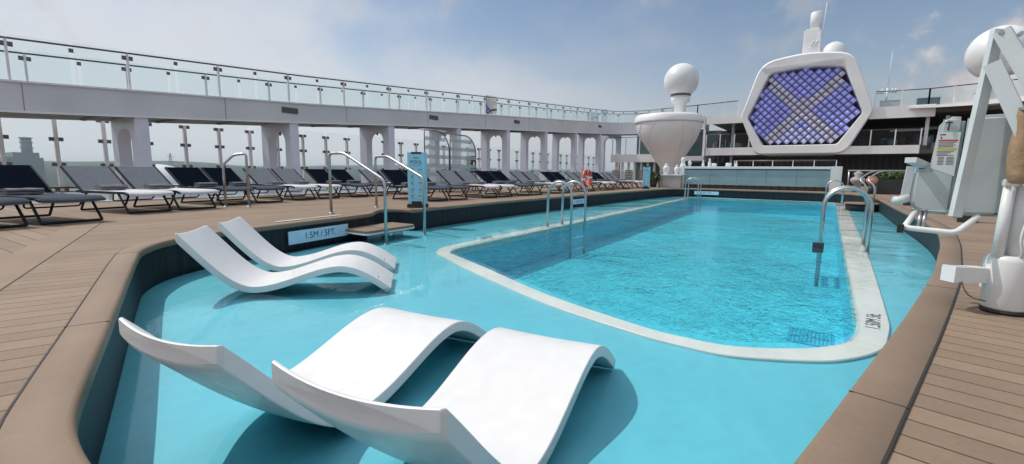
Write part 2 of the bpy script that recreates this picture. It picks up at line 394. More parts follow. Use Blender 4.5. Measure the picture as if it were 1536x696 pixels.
def ctx_loft(loops, mb, mi=0, uv=False):
    pass
# deck (sheet) and coping
outer = [Vector(p) for p in ((-13.2, -9), (16, -9), (16, 41.5), (-13.2, 41.5))]
mb = MB(); vs, fs = sheet(outer, [SEAM], -.004); mb.add(vs, fs); 
o = mb.build('pool_deck', M['deck'], kind='structure')
for p in o.data.polygons: p.use_smooth = False
mb = MB(); mb.box(-13.2, -13.1, -9, 41.5, -1.6, -.006); mb.box(-13.26, -13.08, -9, 41.5, -.006, .03)
mb.build('deck_edge', M['fascia'], kind='structure')
def loops_mesh(loops, mi=0, smooth=True, closed=True):
    mb = MB(); n = len(loops[0][0])
    for P, z in loops: mb.v += [(p.x, p.y, z) for p in P]
    for i in range(len(loops) - 1):
        for k in range(n):
            mb.face([i * n + k, i * n + (k + 1) % n, (i + 1) * n + (k + 1) % n, (i + 1) * n + k], mi, smooth)
    return mb
# coping: rounded nose overhanging the wall
r = .022
L_ = [(offset(POOL, .165 - .004), -.03), (offset(POOL, .165 - .004), -.002), (offset(POOL, .165 - .008), .004), (offset(POOL, r), .004)]
for a in (30, 60, 90): L_.append((offset(POOL, r - r * sin(R(a))), .004 - r + r * cos(R(a))))
L_ += [(offset(POOL, 0), -.055), (offset(POOL, .008), -.062), (offset(POOL, .06), -.062)]
mb = loops_mesh(L_)
mb.build('pool_coping', M['coping'], kind='structure')
# caulk line between coping and boards
mb = loops_mesh([(offset(POOL, .165 - .0055), 0), (offset(POOL, .165 - .0055), .001), (offset(POOL, .165 + .0035), .001), (offset(POOL, .165 + .0035), -.006)])
mb.build('caulk_line', M['joint'], kind='structure')
# coping cross joints
mb = MB()
def near(x, y): return min(range(len(POOL)), key=lambda i: (POOL[i] - Vector((x, y))).length)
for i in [near(*q) for q in ((-2.85, .67), (.12, 1.9), (-5.0, 1.4), (-6.05, 2.9), (.62, 4.2), (1.2, 7.6), (1.38, 10.5), (1.39, 13.5), (1.38, 16.5), (-6.8, 8.4), (-6.88, 11), (-6.9, 14), (-6.87, 17))]:
    a = offset(POOL, .005)[i]; b = SEAM[i]; mb.bar((a.x, a.y, .0035), (b.x, b.y, .0035), .005, .003)
mb.build('coping_joints', M['joint'], kind='structure')
# pool wall
def wall_obj(name, P, z0, z1, mat):
    n = len(P); me = bpy.data.meshes.new(name); vs = []; us = []
    acc = 0; A = [0]
    for k in range(n): acc += (P[(k + 1) % n] - P[k]).length; A.append(acc)
    vs = [(p.x, p.y, z) for z in (z0, z1) for p in P]
    fs = [(k, (k + 1) % n, n + (k + 1) % n, n + k) for k in range(n)]
    me.from_pydata(vs, [], fs); uvl = me.uv_layers.new(name='UVMap')
    for k, pl in enumerate(me.polygons):
        uu = (A[k], A[k + 1], A[k + 1], A[k]); vv = (z0, z0, z1, z1)
        for j, li in enumerate(pl.loop_indices): uvl.data[li].uv = (uu[j], vv[j])
        pl.use_smooth = True
    me.materials.append(mat); o = bpy.data.objects.new(name, me); col.objects.link(o); o['kind'] = 'structure'; return o
WALL = offset(POOL, .02)
wall_obj('pool_wall', WALL, SHELF - .01, -.06, M['tile'])

# ring (white ledge) and deep basin
RI = [(-4.20, 4.62), (-4.28, 4.82), (-4.33, 5.41), (-4.40, 7.2), (-4.62, 12), (-5.05, 20), (-5.2, 22.9), (-5.0, 23.3), (-4.4, 23.45), (-.4, 23.45), (.1, 23.3), (.3, 22.7), (.29, 16), (.27, 8), (.262, 4.3), (.25, 3.98),
      (.20, 3.72), (.10, 3.52), (-.08, 3.33), (-.42, 3.13), (-.75, 3.11), (-1.04, 3.16), (-2.02, 3.50), (-3.17, 4.08), (-3.95, 4.45), (-4.12, 4.53)]
RO_ = [(-4.40, 4.56), (-4.53, 4.80), (-4.60, 5.49), (-4.70, 7.3), (-4.92, 12), (-5.33, 20), (-5.5, 23.1), (-5.2, 23.6), (-4.4, 23.75), (-.4, 23.75), (.4, 23.6), (.62, 22.9), (.60, 16), (.545, 8), (.47, 4.35), (.43, 3.95),
       (.38, 3.66), (.25, 3.40), (.05, 3.18), (-.39, 2.955), (-.70, 2.945), (-.98, 2.985), (-1.87, 3.24), (-3.31, 3.90), (-4.05, 4.30), (-4.27, 4.42)]
def resamp(P): return smooth_loop([Vector(p) for p in P], 5)
KR = 1.045
ri = [Vector((x * KR, y * KR if y < 21 else y)) for x, y in RI]; ro = [Vector((x * KR, y * KR if y < 21 else y)) for x, y in RO_]
# equal subdivisions so that the loops match
def sub(P, kk=8):
    n = len(P); out = []
    for i in range(n):
        p0, p1, p2, p3 = [P[(i + j) % n] for j in (-1, 0, 1, 2)]
        for j in range(kk):
            t = j / kk
            m1 = (p2 - p0) * .5; m2 = (p3 - p1) * .5; D = (p2 - p1).length
            if m1.length > D: m1 = m1.normalized() * D
            if m2.length > D: m2 = m2.normalized() * D
            out.append(p1 * (2 * t ** 3 - 3 * t * t + 1) + m1 * (t ** 3 - 2 * t * t + t) + p2 * (-2 * t ** 3 + 3 * t * t) + m2 * (t ** 3 - t * t))
    return out
ri = sub(ri); ro = sub(ro)
ZR = WZ - .034
mb = loops_mesh([(ro, SHELF - .005), (ro, ZR - .006), (offset(ro, -.006), ZR), (offset(ri, .006), ZR), (ri, ZR - .006), (ri, ZR - .10)], smooth=False)
mb.build('pool_ledge', M['ringpaint'], kind='structure')
vs, fs = sheet(WALL, [ro], SHELF); mb = MB(); mb.add(vs, fs); mb.build('pool_shelf', M['shelf'], kind='structure')
mb = loops_mesh([(ri, ZR - .10), (ri, FLOOR)]); vs, fs = sheet(ri, [], FLOOR); mb.add(vs, fs); mb.build('pool_floor', M['deepfloor'], kind='structure')
# water
def water(name, outer, holes, mat):
    vs, fs = sheet(outer, holes, WZ); mb = MB(); mb.add(vs, fs); o = mb.build(name, mat, recalc=False, kind='structure')
    me = o.data
    if me.polygons[0].normal.z < 0: me.flip_normals()
    return o
water('water', offset(POOL, .019), [ri], M['w_shelf'])
water('water', ri, [], M['w_deep'])

# markings
def plate(cx, cy, z, ax, w=1.12, h=.165, label='', size=.115):
    ax = Vector(ax).normalized(); n = Vector((ax.y, -ax.x, 0))    # faces pool
    t = thing('depth_sign', label, 'sign', (cx, cy, z), 0, 'depth plates on the pool wall')
    mb = MB(); c = n * .012
    mb.bar(tuple(c - ax * (w / 2)), tuple(c + ax * (w / 2)), .016, h, 0)
    mb.build('plate', M['plate'], t)
    text('lettering', '1.5M / 5FT.', size, M['inkblue'], t, frame_mtx(tuple(n * .0215), ax, (0, 0, 1)), depth=.0008)
    return t
plate(-6.275, 3.98, -.205, (-.215, 1.0, 0), label='pale blue depth plate beside the pool step, behind the white chaises', w=1.16, h=.185, size=.135)
plate(-6.90, 14.0, -.215, (0, 1, 0), w=.95, label='pale blue depth plate on the left pool wall below the life ring')
plate(-5.0, 24.53, -.20, (1, .02, 0), w=1.15, label='pale blue depth plate on the far pool wall left of the bar')
def flat_text(body, size, o, x, y, mat=M['ink'], label=None, sx=1.0):
    t = text('depth_marking', body, size, mat, None, frame_mtx(o, x, y), depth=.0006, sx=sx)
    return tag(t, label, 'marking', 'depth markings painted on the white ledge')
flat_text('1.50M 5ft.', .135, (.392, 4.52, ZR + .0015), (.08, 1, 0), (-1, .08, 0), label='black depth lettering on the near right end of the white ledge', sx=.92)
flat_text('1.50M 5ft.', .12, (-4.81, 6.2, ZR + .0015), (-.05, 1, 0), (-1, -.05, 0), label='black depth lettering on the left arm of the white ledge', sx=.8)
# worn white lettering on the coping
t = thing('coping_marking', 'worn white painted strip on the coping behind the white chaises', 'marking', (-6.6, 4.05, .0055))
mb = MB(); a = Vector((-.19, 1, 0)).normalized()
mb.bar(tuple(-a * .62 + Vector((.12, 0, 0)) * 0), tuple(-a * .17), .07, .002); mb.bar(tuple(a * .06), tuple(a * .62), .07, .002)
for k in range(5): mb.bar(tuple(a * (-.15 + k * .043)), tuple(a * (-.13 + k * .043)), .05, .002)
mb.build('paint', M['white'], t)

# ------------------------------------------------------------------ chaises standing in the shallow water
def chaise_profile(s, L=1.786, zh=.205, sv=.595, zv=-.295, sp=1.319, zp=-.13, zf=-.36):
    sl = (zv - zh) / sv
    K = [(0, zh, sl * 1.25), (sv, zv, 0), (sp, zp, 0), (L, zf, (zf - zp) / (L - sp) * 1.6)]
    for a, b in zip(K, K[1:]):
        if s <= b[0] + 1e-9:
            h = b[0] - a[0]; t = (s - a[0]) / h
            return (2 * t ** 3 - 3 * t * t + 1) * a[1] + (t ** 3 - 2 * t * t + t) * h * a[2] + (-2 * t ** 3 + 3 * t * t) * b[1] + (t ** 3 - t * t) * h * b[2]
    return K[-1][1]
def make_chaise():
    # local: origin at the foot centre, +x from head to foot, z absolute
    L = 1.786; w = .611; th = .060; nS = 72
    root = thing('pool_chaise', 'x', 'chaise', (0, 0, 0), 0, 'white moulded chaises in the shallow water')
    def section(s, shrink):
        e = 1e-3; z = chaise_profile(max(0, min(L, s))); dz = (chaise_profile(min(L, s + e)) - chaise_profile(max(0, s - e))) / (min(L, s + e) - max(0, s - e))
        t = Vector((1, 0, dz)).normalized(); nrm = Vector((-t.z, 0, t.x))
        dish = .030 * max(0, 1 - s / .75) ** 1.2 + .006
        rr = .007; hw = w / 2 - shrink; tt = th - 2 * shrink; k0 = max(0, 1 - s / .16) * abs(dz)
        pts = []
        nU = 14
        top = [(-hw + rr * (1 - cos(a)), -shrink - rr * (1 - sin(a))) for a in (0, pi / 6, pi / 3)]
        for u, v in top: pts.append((u, v))
        for i in range(nU + 1):
            u = -hw + rr + (2 * hw - 2 * rr) * i / nU; pts.append((u, -shrink))
        for u, v in reversed(top): pts.append((-u, v))
        bot = [(hw - rr * (1 - cos(a)), -shrink - tt + rr * (1 - sin(a))) for a in (0, pi / 6, pi / 3)]
        for u, v in bot: pts.append((u, v))
        for i in range(nU + 1): pts.append((hw - rr - (2 * hw - 2 * rr) * i / nU, -shrink - tt))
        for u, v in reversed(bot): pts.append((-u, v))
        out = []
        base = Vector((s - L, 0, z))
        for u, v in pts:
            dd = -dish * (1 - min(1, (abs(u) / (w / 2))) ** 2) if s < .8 or True else 0
            p = base + nrm * (v + dd) + Vector((0, u, 0)) + t * (k0 * -(v + shrink)); out.append(p)
        return out, t
    rings = []
    S = [0, 0, 0] + [L * i / nS for i in range(1, nS)] + [L, L, L]
    sh = [.010, .004, 0] + [0] * (nS - 1) + [0, .004, .010]
    ex = [0, .003, .010] + [None] * (nS - 1) + [-.010, -.003, 0]
    mb = MB(); n = None
    for s, h, x in zip(S, sh, ex):
        pts, t = section(s, h)
        if x is not None: pts = [p + t * (x if s < .5 else x) for p in pts]
        if n is None: n = len(pts)
        mb.v += [tuple(p) for p in pts]
    for i in range(len(S) - 1):
        for k in range(n): mb.face([i * n + k, i * n + (k + 1) % n, (i + 1) * n + (k + 1) % n, (i + 1) * n + k], 0, True)
    mb.face(list(range(n))[::-1]); mb.face([(len(S) - 1) * n + k for k in range(n)])
    b = mb.build('shell', M['chaise'], root)
    b.data.set_sharp_from_angle(angle=R(24)); md = b.modifiers.new('w', 'WEIGHTED_NORMAL'); md.keep_sharp = True; md.weight = 80
    # small printed marks near the foot corner, and a drain plug
    s = 1.66; z = chaise_profile(s); mk = MB()
    dz = (chaise_profile(s + .01) - chaise_profile(s - .01)) / .02
    t = Vector((1, 0, dz)).normalized(); nr = Vector((-t.z, 0, t.x))
    for k, (l, wd) in enumerate(((.012, .010), (.010, .022), (.010, .014), (.012, .018))):
        yy = -w / 2 + .05 + k * .030
        dd = -.006 * (1 - (abs(yy) / (w / 2)) ** 2)
        c = Vector((s - L, yy, z)) + nr * (dd + .0006)
        mk.bar(tuple(c - Vector((0, wd / 2, 0))), tuple(c + Vector((0, wd / 2, 0))), l, .0008, up=tuple(nr))
    mk.build('printed_mark', M['print'], root)
    return root
CH = make_chaise()
spots = [(-1.26, 2.462, 1.72, 0, 'white moulded chaise nearest the camera, right one of the front pair'),
         (-1.26, 2.462, 1.72, .849, 'white moulded chaise of the front pair, left one with its head near the coping'),
         (-3.563, 3.052, .812, 0, 'white moulded chaise of the rear pair, front one in open water'),
         (-3.563, 3.052, .812, .89, 'white moulded chaise of the rear pair, farther one beside the depth plate')]
for i, (x, y, a, g, lb) in enumerate(spots):
    nx, ny = -sin(a), cos(a); loc = (x + nx * g, y + ny * g, 0)
    if i == 0: CH.location = loc; CH.rotation_euler = (0, 0, a); CH['label'] = lb
    else: dup(CH, loc, a, lb)

# ------------------------------------------------------------------ sun loungers
def make_lounger(kind):
    # local: foot edge centre at origin, -x towards the head
    seat, back = (M['seat_d'], M['sling_d']) if kind == 'dark' else (M['seat_l'], M['sling_l'])
    root = thing('sun_lounger', 'x', 'sun lounger', (0, 0, 0), 0, 'sun loungers along the left side of the pool')
    w = .70; zs = .34
    fr = MB()
    for s in (-1, 1):
        fr.bar((-.10, s * w / 2, zs), (-1.45, s * w / 2, zs), .022, .040); fr.bar((.01, s * w / 2, zs - .03), (-.10, s * w / 2, zs), .0215, .030)
        fr.bar((-1.30, s * w / 2, zs + .01), (-1.86, s * w / 2, .765), .024, .038)
    fr.tube([(-1.853, -w / 2, .755), (-1.853, w / 2, .755)], .013, 8); fr.tube([(.0, -w / 2, zs - .03), (.0, w / 2, zs - .03)], .014, 8)
    fr.tube([(-1.30, -w / 2, zs - .02), (-1.30, w / 2, zs - .02)], .016, 6)
    fr.build('frame', M['frame'], root)
    st = MB(); n = 14; nw = 5
    def slab(mb, path, th, hw, sag):
        V = []
        for i, (x, z) in enumerate(path):
            for j in range(nw + 1):
                u = -1 + 2 * j / nw; V.append((x, u * hw, z - sag * (1 - u * u) + (.006 if sag else 0)))
        m = len(path); k = nw + 1
        V2 = [(x, y, z - th) for x, y, z in V]
        F = []
        for i in range(m - 1):
            for j in range(nw):
                a = i * k + j; F.append((a, a + 1, a + k + 1, a + k)); b = a + m * k; F.append((b + k, b + k + 1, b + 1, b))
        for i in range(m - 1):
            a = i * k; F.append((a, a + k, a + k + m * k, a + m * k)); a = i * k + nw; F.append((a + k, a, a + m * k, a + k + m * k))
        for j in range(nw): F.append((j + 1, j, j + m * k, j + 1 + m * k)); a = (m - 1) * k + j; F.append((a, a + 1, a + 1 + m * k, a + m * k))
        mb.add(V + V2, F, 0, True)
    path = [(.020, zs - .045), (.018, zs - .020), (-.01, zs + .004), (-.07, zs + .014)] + [(-.2 - i * .14, zs + .016) for i in range(8)] + [(-1.29, zs + .014)]
    slab(st, path, 0.010, w / 2 - .008, .010); st.build('seat', seat, root).data.set_sharp_from_angle(angle=R(40))
    bk = MB(); slab(bk, [(-1.33 - .53 * i / 5, zs + .03 + .405 * i / 5) for i in range(6)], .006, w / 2 - .010, .004); bk.build('backrest', back, root).data.set_sharp_from_angle(angle=R(40))
    for (x0, x1) in ((-.30, -.06), (-1.20, -1.42)):
        lg = MB()
        lg.tube([(x0, -w / 2 + .02, zs - .01), (x1, -w / 2 + .02, .018), (x1, w / 2 - .02, .018), (x0, w / 2 - .02, zs - .01)], .018, 8, rc=.015, seg=2)
        lg.build('leg', M['frame'], root)
    br = MB(); br.tube([(-.45, -w / 2 + .03, zs - .02), (-.52, -w / 2 + .05, .20), (-.52, w / 2 - .05, .20), (-.45, w / 2 - .03, zs - .02)], .011, 6, rc=.03, seg=2)
    br.build('brace', M['frame'], root)
    return root
def make_towel():
    # folded towel: rounded stacked roll
    mb = MB(); w, d = .40, .24
    for k, (z0, z1, sh) in enumerate(((.0, .046, 0), (.042, .090, .012))):
        n = 14; prof = []
        for i in range(n):
            a = 2 * pi * i / n; ca, sa = cos(a), sin(a)
            prof.append((d / 2 * (abs(ca) ** .5) * (1 if ca > 0 else -1) + sh, (z0 + z1) / 2 + (z1 - z0) / 2 * (abs(sa) ** .6) * (1 if sa > 0 else -1)))
        m = 9; o = len(mb.v)
        for j in range(m):
            y = -w / 2 + w * j / (m - 1); q = .86 if j in (0, m - 1) else 1
            for (x, z) in prof: mb.v.append((x * q, y + random.uniform(-.003, .003), (z - (z0 + z1) / 2) * q + (z0 + z1) / 2 + .003 * sin(y * 30 + x * 20)))
        for j in range(m - 1):
            for i in range(n): mb.face([o + j * n + i, o + j * n + (i + 1) % n, o + (j + 1) * n + (i + 1) % n, o + (j + 1) * n + i], 0, True)
        mb.face([o + i for i in range(n)][::-1]); mb.face([o + (m - 1) * n + i for i in range(n)])
    return mb.build('folded_towel', M['towel'])
PROT = {'dark': make_lounger('dark'), 'light': make_lounger('light')}; used = set()
TOW = make_towel(); TOWN = [0]
rows = []   # (x,y of first corner at foot, angle, kinds)
def add_pair(F, ang, kinds, pitch=.80):
    rows.append((F, ang, kinds, pitch))
add_pair((-8.10, .58), 14, ['dark', 'dark'])
add_pair((-9.35, 2.55), 12, ['light', 'light'])
add_pair((-10.2, 4.32), 11, ['dark', 'dark'])
add_pair((-10.7, 6.15), 9, ['light', 'light'])
add_pair((-10.9, 7.95), 8, ['dark', 'dark'])
add_pair((-11.1, 9.9), 6, ['light', 'light'])
add_pair((-8.03, 8.10), 0, ['dark', 'dark'])
ys = [10.2, 12.0, 14.1, 16.3, 18.4, 20.4, 22.4]
for k, y in enumerate(ys): add_pair((-7.98, y), 0, ['light', 'light'] if k % 2 == 0 else ['dark', 'dark'])
ordn = ['first', 'second', 'third', 'fourth', 'fifth', 'sixth', 'seventh', 'eighth', 'ninth', 'tenth', 'eleventh', 'twelfth', 'thirteenth', 'fourteenth', 'fifteenth', 'sixteenth', 'seventeenth', 'eighteenth', 'nineteenth', 'twentieth']
cnt = {'dark': 0, 'light': 0}
for ri_, (F, ang, kinds, pitch) in enumerate(rows):
    A = R(ang); d = Vector((cos(A), sin(A), 0)); rr_ = Vector((-sin(A), cos(A), 0))
    for k, kd in enumerate(kinds):
        c = Vector((F[0], F[1], 0)) + rr_ * (k * pitch + .36)
        j = random.uniform(-1, 1); rz = A + R(j * 1.2)
        nm = ordn[cnt[kd]]; cnt[kd] += 1
        lb = ('navy mesh sun lounger with black frame, %s dark one from the left' if kd == 'dark' else 'pale grey mesh sun lounger with black frame, %s light one from the left') % nm
        if kd in used: o = dup(PROT[kd], tuple(c), rz, lb)
        else: o = PROT[kd]; used.add(kd); o.location = c; o.rotation_euler = (0, 0, rz); o['label'] = lb
        tp = c - d * random.uniform(1.10, 1.18) + rr_ * random.uniform(-.04, .08); tp.z = .358
        t = TOW if TOWN[0] == 0 else TOW.copy()
        if TOWN[0]: col.objects.link(t)
        TOWN[0] += 1
        t.location = tp; t.rotation_euler = (0, 0, rz + R(random.uniform(-9, 9)))
        tag(t, 'folded grey towel lying on the %s %s lounger from the left' % (nm, kd), 'towel', 'folded towels on the loungers')

# ------------------------------------------------------------------ handrails and ladders
def flange(mb, x, y, z, r=.05): mb.lathe([(r, z), (r, z + .006), (r * .6, z + .014)], (x, y), 16)
def rail_obj(label, pts, flanges, r=.024, rc=.10, grp='stainless handrails at the pool steps'):
    t = thing('handrail', label, 'handrail', (flanges[0][0], flanges[0][1], flanges[0][2]), 0, grp)
    o = Vector(flanges[0]); mb = MB(); mb.tube([tuple(Vector(p) - o) for p in pts], r, 14, rc=rc, seg=8); mb.build('rail_tube', M['steel'], t)
    for f in flanges:
        mb = MB(); flange(mb, f[0] - o.x, f[1] - o.y, f[2] - o.z); mb.build('base_flange', M['steel'], t)
    return t
rail_obj('angled steel handrail with both feet on the deck, left of the pool step', [(-9.594, 4.558, 0), (-9.594, 4.558, 1.06), (-9.76, 4.40, 1.03), (-9.917, 4.262, .84), (-9.917, 4.262, 0)], [(-9.594, 4.558, .001), (-9.917, 4.262, .001)], rc=.07)
rail_obj('steel handrail on the near side of the pool step', [(-7.11, 4.75, 0), (-7.11, 4.75, 1.035), (-6.70, 4.75, 1.035), (-5.70, 4.76, .60), (-5.70, 4.76, SHELF)], [(-7.11, 4.75, .001), (-5.70, 4.76, SHELF + .002)])
rail_obj('steel handrail on the far side of the pool step, in front of the pool sign', [(-7.608, 6.128, 0), (-7.608, 6.128, 1.03), (-7.15, 6.06, 1.03), (-6.00, 5.90, .62), (-6.00, 5.90, SHELF)], [(-7.608, 6.128, .001), (-6.00, 5.90, SHELF + .002)])
# pool step bench in the notch
t = thing('pool_step', 'tan slab step jutting over the water beside the pool wall', 'step', (-6.3, 5.1, SHELF))
def step_slab(poly, z0, z1, name, mat, par, oz):
    mb = MB(); ox, oy = par.location.x, par.location.y
    mb.prism([(x - ox, y - oy) for x, y in poly], 'z', z0 - oz, z1 - oz); return mb.build(name, mat, par)
poly = [(-5.90, 4.50), (-5.86, 4.56), (-5.98, 5.60), (-6.04, 5.68), (-6.60, 5.66), (-6.52, 5.0), (-6.42, 4.50)]
step_slab(poly, -.235, -.195, 'tread', M['coping'], t, SHELF)
step_slab([(x * 1.0 + (.012 if x > -6.1 else 0), y) for x, y in poly], -.262, -.235, 'tread_edge', M['fascia'], t, SHELF)
for q in ((.14, .19, -.35, -.10), (.10, .15, .22, .42)): mb = MB(); mb.box(*q, .0, .152); mb.build('support', M['frost'], t)
def ladder(label, cx, y1, y2, xin, step=True, top=.56, zb=ZR):
    # two inverted U rails from the ledge foot (cx) down into the deep water (xin)
    t = thing('pool_ladder', label, 'ladder', (cx, y1, zb), 0, 'stainless pool ladders')
    d = xin - cx
    for y in (y1, y2):
        mb = MB(); n = 14; pts = [(0, y - y1, 0), (0, y - y1, top - zb - abs(d) / 2)]
        for i in range(1, n): a = pi * i / n; pts.append((d / 2 - d / 2 * cos(a), y - y1, top - zb - abs(d) / 2 + abs(d) / 2 * sin(a)))
        pts += [(d, y - y1, top - zb - abs(d) / 2), (d, y - y1, -.66)]
        mb.tube(pts, .027, 16); mb.build('rail_tube', M['steel'], t)
        mb = MB(); flange(mb, 0, y - y1, .001, .045); mb.build('base_flange', M['steel'], t)
    for k, z in enumerate((-.22, -.46)):
        mb = MB(); mb.box(d - .04, d + .04, .0, y2 - y1, z, z + .02); mb.build('tread', M['grate'], t)
    return t
ladder('steel ladder on the left ledge in front of the depth plate', -4.79, 8.28, 8.92, -4.24)
ladder('large steel ladder on the right ledge with a dark tread at the waterline', .565, 8.56, 9.48, -.02)
ladder('small steel ladder at the far left corner of the deep pool', -5.46, 22.2, 22.75, -4.90)
ladder('small steel ladder at the far right corner of the deep pool', .50, 21.2, 21.8, -.03)
t = thing('ladder_pad', 'dark square pad on the near pool leg of the right ladder at the waterline', 'pad', (-.045, 8.60, WZ))
mb = MB(); mb.box(-.075, .075, -.07, -.045, -.10, .065, bev=.008); mb.build('pad', M['tread'], t)
# far right step with curved rails
t = thing('corner_step', 'round tan step in the far right corner of the pool', 'step', (1.05, 19.2, SHELF))
mb = MB(); mb.lathe([(.50, 0), (.50, .22)], (0, 0), 28); mb.build('riser', M['tile'], t)
mb = MB(); mb.lathe([(.54, .222), (.55, .245), (.54, .268)], (0, 0), 28); mb.build('tread', M['coping'], t)
for i, (dx, dy) in enumerate(((0, 0), (.20, -.32))):
    rail_obj('%s steel handrail curving back from the round corner step' % ('farther' if i == 0 else 'nearer'), [(1.08 + dx, 19.35 + dy, -.21), (1.08 + dx, 19.35 + dy, .42), (.86 + dx, 19.5 + dy, .62), (1.2 + dx, 19.9 + dy, .92), (2.9 + dx, 21.2 + dy, .93), (3.3 + dx, 21.5 + dy, .7), (3.0 + dx, 21.2 + dy, 0)],
             [(1.08 + dx, 19.35 + dy, -.219), (3.0 + dx, 21.2 + dy, .001)], r=.03, rc=.35, grp='curved handrails at the corner step')
# drain grate on the deep floor
t = thing('drain_grate', 'pale square drain grate on the floor of the deep pool', 'grate', (-.02, 5.75, FLOOR + .004))
mb = MB()
for k in range(11): mb.box(-.19 + k * .036, -.172 + k * .036, -.24, .24, 0, .008)
mb.box(-.2, .2, -.01, .01, .001, .007); mb.build('bars', M['grate'], t); mb = MB()
for a_ in ((-.21, .21, -.26, -.24), (-.21, .21, .24, .26), (-.21, -.192, -.24, .24), (.198, .21, -.24, .24)): mb.box(*a_, 0, .009)
mb.build('grate_frame', M['grate'], t)

# ------------------------------------------------------------------ sign towers
def sign_tower(label, x, y, rz, w, h, full=True):
    t = thing('pool_sign', label, 'sign', (x, y, 0), rz, 'light blue pool sign posts')
    mb = MB(); mb.box(-w / 2 - .01, w / 2 + .01, -.15, .15, 0, .07, bev=.01); mb.build('base', M['rubber'], t)
    mb = MB(); mb.box(-w / 2, w / 2, -.09, .09, .07, h, bev=.008); mb.build('panel', M['signblue'], t)
    mb = MB(); mb.box(-w * .28, w * .28, -.095, .095, h - .035, h + .006, bev=.003); mb.build('handle_slot', M['rubber'], t)
    mb = MB(); mb.box(-w * .28, w * .28, -.099, -.088, .072, .13); mb.build('foot_block', M['rubber'], t)
    if full:
        f = lambda z, xo=0: frame_mtx((xo, -.0925, z), (1, 0, 0), (0, 0, 1))
        text('heading', 'POOL', .095, M['inkblue'], t, f(h - .20))
        mb = MB()
        y0 = -.0925
        def ln(x0, x1, z, th=.010): mb.box(x0, x1, y0 - .001, y0, z - th / 2, z + th / 2)
        for x0, x1 in ((-.055, -.03), (-.025, .0), (.006, .028), (.034, .055)): ln(x0, x1, h - .115, .016)
        for k in range(9): ln(-.10 + k * .023, -.084 + k * .023, h - .265, .008)
        mb.build('small_print', M['inkblue'], t); mb = MB()
        for r in range(5):
            z = h - .36 - r * .135
            for cx in (-.085, .075):
                # simple rule pictograms: strokes and wave lines
                k = (r * 2 + (cx > 0)) % 4; q = lambda a, b: mb.bar((cx + a[0], y0 - .0006, z + a[1]), (cx + b[0], y0 - .0006, z + b[1]), .001, .009, up=(0, 0, 1))
                if k == 0: q((-.035, .03), (.03, -.035)); q((-.03, -.02), (.0, .02)); q((.01, .02), (.035, .035))
                elif k == 1: q((-.04, 0), (-.02, .02)); q((-.02, .02), (0, 0)); q((0, 0), (.02, .02)); q((.02, .02), (.04, 0))
                elif k == 2: q((-.035, -.03), (.035, .03)); q((-.02, .03), (.0, .0)); q((.01, -.01), (.03, -.03))
                else: q((-.035, -.01), (.035, -.01)); q((-.02, .02), (.01, .03)); q((.01, .03), (.03, .01))
                for m_ in range(3): ln(cx - .035 + m_ * .025, cx - .017 + m_ * .025, z - .052, .005)
        mb.build('pictograms', M['inkblue'], t)
    return t
sign_tower('tall light blue board reading POOL with rule pictograms beside the pool step', -7.02, 6.72, R(33), .37, 1.13)
sign_tower('light blue sign post at the far left end of the lounger row', -7.40, 22.4, R(20), .34, 1.08)
sign_tower('light blue sign post on the right deck behind the lift seat', 1.78, 15.6, R(-20), .17, .98, False)
sign_tower('short light blue sign post seen below the lift seat', 1.98, 10.6, R(-20), .2, .34, False)

# life ring on its stand
t = thing('life_ring', 'red and white life ring hung upright on the pool edge', 'life ring', (-6.98, 14.75, 0), R(88))
def torus(mb, Rr, r, a0, a1, mi, n=10, m=16, cz=.56):
    pts = [(Rr * cos(a0 + (a1 - a0) * i / n), 0, cz + Rr * sin(a0 + (a1 - a0) * i / n)) for i in range(n + 1)]
    mb.tube(pts, r, m, mi)
for k in range(4):
    a = pi / 2 * k + .25
    mb = MB(); torus(mb, .27, .062, a, a + pi / 2 - .24, 0, 10); mb.build('buoy_section', M['ring'], t)
    mb = MB(); torus(mb, .27, .064, a + pi / 2 - .24, a + pi / 2, 0, 4); mb.build('white_band', M['white'], t)
mb = MB(); mb.tube([(.34 * cos(i / 24 * 2 * pi), .02 * sin(i * 3), .56 + .34 * sin(i / 24 * 2 * pi)) for i in range(24)], .007, 6, closed=True); mb.build('rope', M['white'], t)
ls = thing('ring_stand', 'steel stand holding the red life ring', 'stand', (-7.10, 14.77, 0), R(88))
mb = MB(); mb.tube([(-.1, .09, 0), (-.1, .09, .8), (.1, .09, .8), (.1, .09, 0)], .014, 8, rc=.05); mb.tube([(-.1, .09, .3), (.1, .09, .3)], .01, 6); mb.build('tube_frame', M['steel'], ls)
for s in (-1, 1): mb = MB(); mb.box(s * .1 - .03, s * .1 + .03, -.12, .2, 0, .012); mb.build('foot', M['steel'], ls)
mb = MB(); mb.tube([(-.02, .05, .86), (0, -.02, .88), (.05, .0, .62), (.02, -.09, .3), (.08, -.08, .06), (-.1, -.1, .03)], .010, 6, rc=.05)
tag(mb.build('throw_rope', M['white']), 'white throw rope hanging down from the red life ring', 'rope').location = (-6.98, 14.75, 0)

